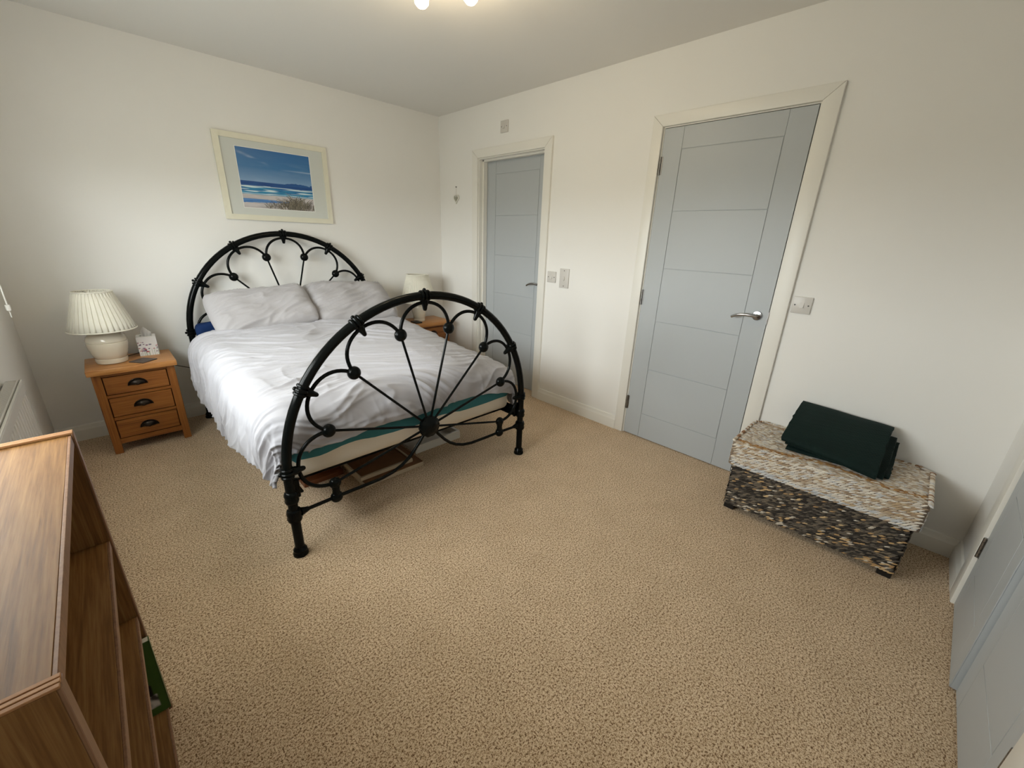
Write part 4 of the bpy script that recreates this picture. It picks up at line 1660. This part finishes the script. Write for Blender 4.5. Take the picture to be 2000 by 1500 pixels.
for k, c in enumerate(Cl):
    ca.data[k].color = c
me.materials.append(M['weave'])
ob = bpy.data.objects.new('lid_braid', me)
COL.objects.link(ob)
ob.parent = lid
for xa in (BX0_ + .006, BX1_ - .05):
    for ya in (BY0 + .006, BY1 - .056):
        bxo('foot', M['black_pl'], bs, xa, xa + .045, ya, ya + .05, 0, .031, bev=.003)


# ------------------------------------------------------------------ folded throw on the basket
def fold_layer(name, prof_a, prof_b, y0, y1, seed, parent, ny=44):
    """closed loft between a profile at y0 and one at y1 (x,z lists of equal length), with soft rumples"""
    bm = bmesh.new()
    n = len(prof_a)
    # resample each profile smoothly (closed Catmull-Rom)
    def smooth(P, k=6):
        Q = []
        for i in range(len(P)):
            p0, p1, p2, p3 = [Vector(P[(i + d) % len(P)]) for d in (-1, 0, 1, 2)]
            for s in range(k):
                t = s / k
                Q.append(.5 * ((2 * p1) + (-p0 + p2) * t + (2 * p0 - 5 * p1 + 4 * p2 - p3) * t * t + (-p0 + 3 * p1 - 3 * p2 + p3) * t ** 3))
        return Q
    A, B = smooth(prof_a), smooth(prof_b)
    rings = []
    for j in range(ny + 1):
        t = j / ny
        ring = []
        for a, b in zip(A, B):
            p = a.lerp(b, t)
            q = Vector((p.x, y0 + (y1 - y0) * t, p.y))
            d = noise.noise_vector(q * 7 + Vector((seed, 0, 0)))
            edge = .010 * noise.noise(Vector((q.x * 22, q.z * 22, seed + (0 if t < .5 else 5)))) * (1 if j in (0, ny) else .6)
            z = q.z + .004 * d.z
            ring.append(bm.verts.new((q.x + .004 * d.x, q.y + edge + .003 * d.y, z)))
        rings.append(ring)
    m_ = len(A)
    for R1, R2 in zip(rings, rings[1:]):
        for k in range(m_):
            bm.faces.new((R1[k], R1[(k + 1) % m_], R2[(k + 1) % m_], R2[k]))
    bm.faces.new(rings[0])
    bm.faces.new(rings[-1][::-1])
    return link(name, bm, M['throw'], parent, sharp=60)


th_ = thing('folded_throw', 'dark green quilted throw folded on top of the basket lid', 'throw', (-.2, -3.53, ZT))
Z0 = ZT + .003
fold_layer('top_fold', [(-.030, .578), (-.10, .570), (-.22, .532), (-.31, .492), (-.345, .468), (-.342, .448), (-.31, .450), (-.22, .478), (-.10, .510), (-.035, .520), (-.018, .550)],
           [(-.035, .560), (-.10, .552), (-.22, .506), (-.31, .464), (-.348, .440), (-.356, .418), (-.345, .408), (-.24, .452), (-.12, .490), (-.04, .505), (-.020, .535)], -3.335, -3.706, 3, th_)
fold_layer('middle_fold', [(-.035, .530), (-.12, .512), (-.24, .470), (-.318, .446), (-.325, .430), (-.24, .435), (-.12, .455), (-.035, .470)],
           [(-.035, .512), (-.12, .492), (-.24, .452), (-.325, .416), (-.328, .406), (-.24, .412), (-.12, .440), (-.035, .450)], -3.352, -3.732, 9, th_)
fold_layer('bottom_fold', [(-.030, .500), (-.12, .468), (-.26, .437), (-.320, .424), (-.326, Z0), (-.24, Z0), (-.12, Z0), (-.035, Z0)],
           [(-.030, .490), (-.12, .456), (-.22, .428), (-.290, .416), (-.295, Z0), (-.22, Z0), (-.12, Z0), (-.035, Z0)], -3.358, -3.748, 15, th_)


# ------------------------------------------------------------------ ceiling light (lit bulbs reach just into the top of the frame)
LX, LY = -1.42, -2.02
cl = thing('ceiling_light', 'lit ceiling light with warm bulbs at the top edge', 'ceiling light', (LX, LY, H))
bm = bmesh.new()
lathe(bm, [(.001, 0), (.055, 0), (.055, -.018), (.045, -.026), (.012, -.030), (.010, -.060), (.001, -.062)], (LX, LY, H), 28, cap=False)
link('ceiling_rose', bm, M['chrome'], cl)
for k, (bx_, by_) in enumerate(((-1.366, -1.832), (-1.246, -2.012), (-1.60, -2.10))):
    a = Vector((LX, LY, H - .055))
    b = Vector((bx_, by_, H - .033))
    bm = bmesh.new()
    tube(bm, [a, a.lerp(b, .5) + Vector((0, 0, -.012)), b], .007, 10)
    arm = link('arm', bm, M['chrome'], cl)
    bm = bmesh.new()
    lathe(bm, [(.010, 0), (.018, -.002), (.019, -.030), (.014, -.034)], (b.x, b.y, b.z + .005), 18)
    link('bulb_holder', bm, M['chrome'], arm)
    bm = bmesh.new()
    lathe(bm, [(.012, -.030), (.016, -.042), (.026, -.060), (.031, -.080), (.029, -.098), (.018, -.110), (.003, -.114)], (b.x, b.y, b.z + .005), 24)
    link('bulb', bm, M['bulb'], arm)
    ld = bpy.data.lights.new('bulb_light', 'POINT')
    ld.energy = BULB_W
    ld.color = (1.0, .80, .52)
    ld.shadow_soft_size = .03
    lo_ = bpy.data.objects.new('bulb_light', ld)
    COL.objects.link(lo_)
    lo_.location = (b.x, b.y, b.z - .115 - .035)
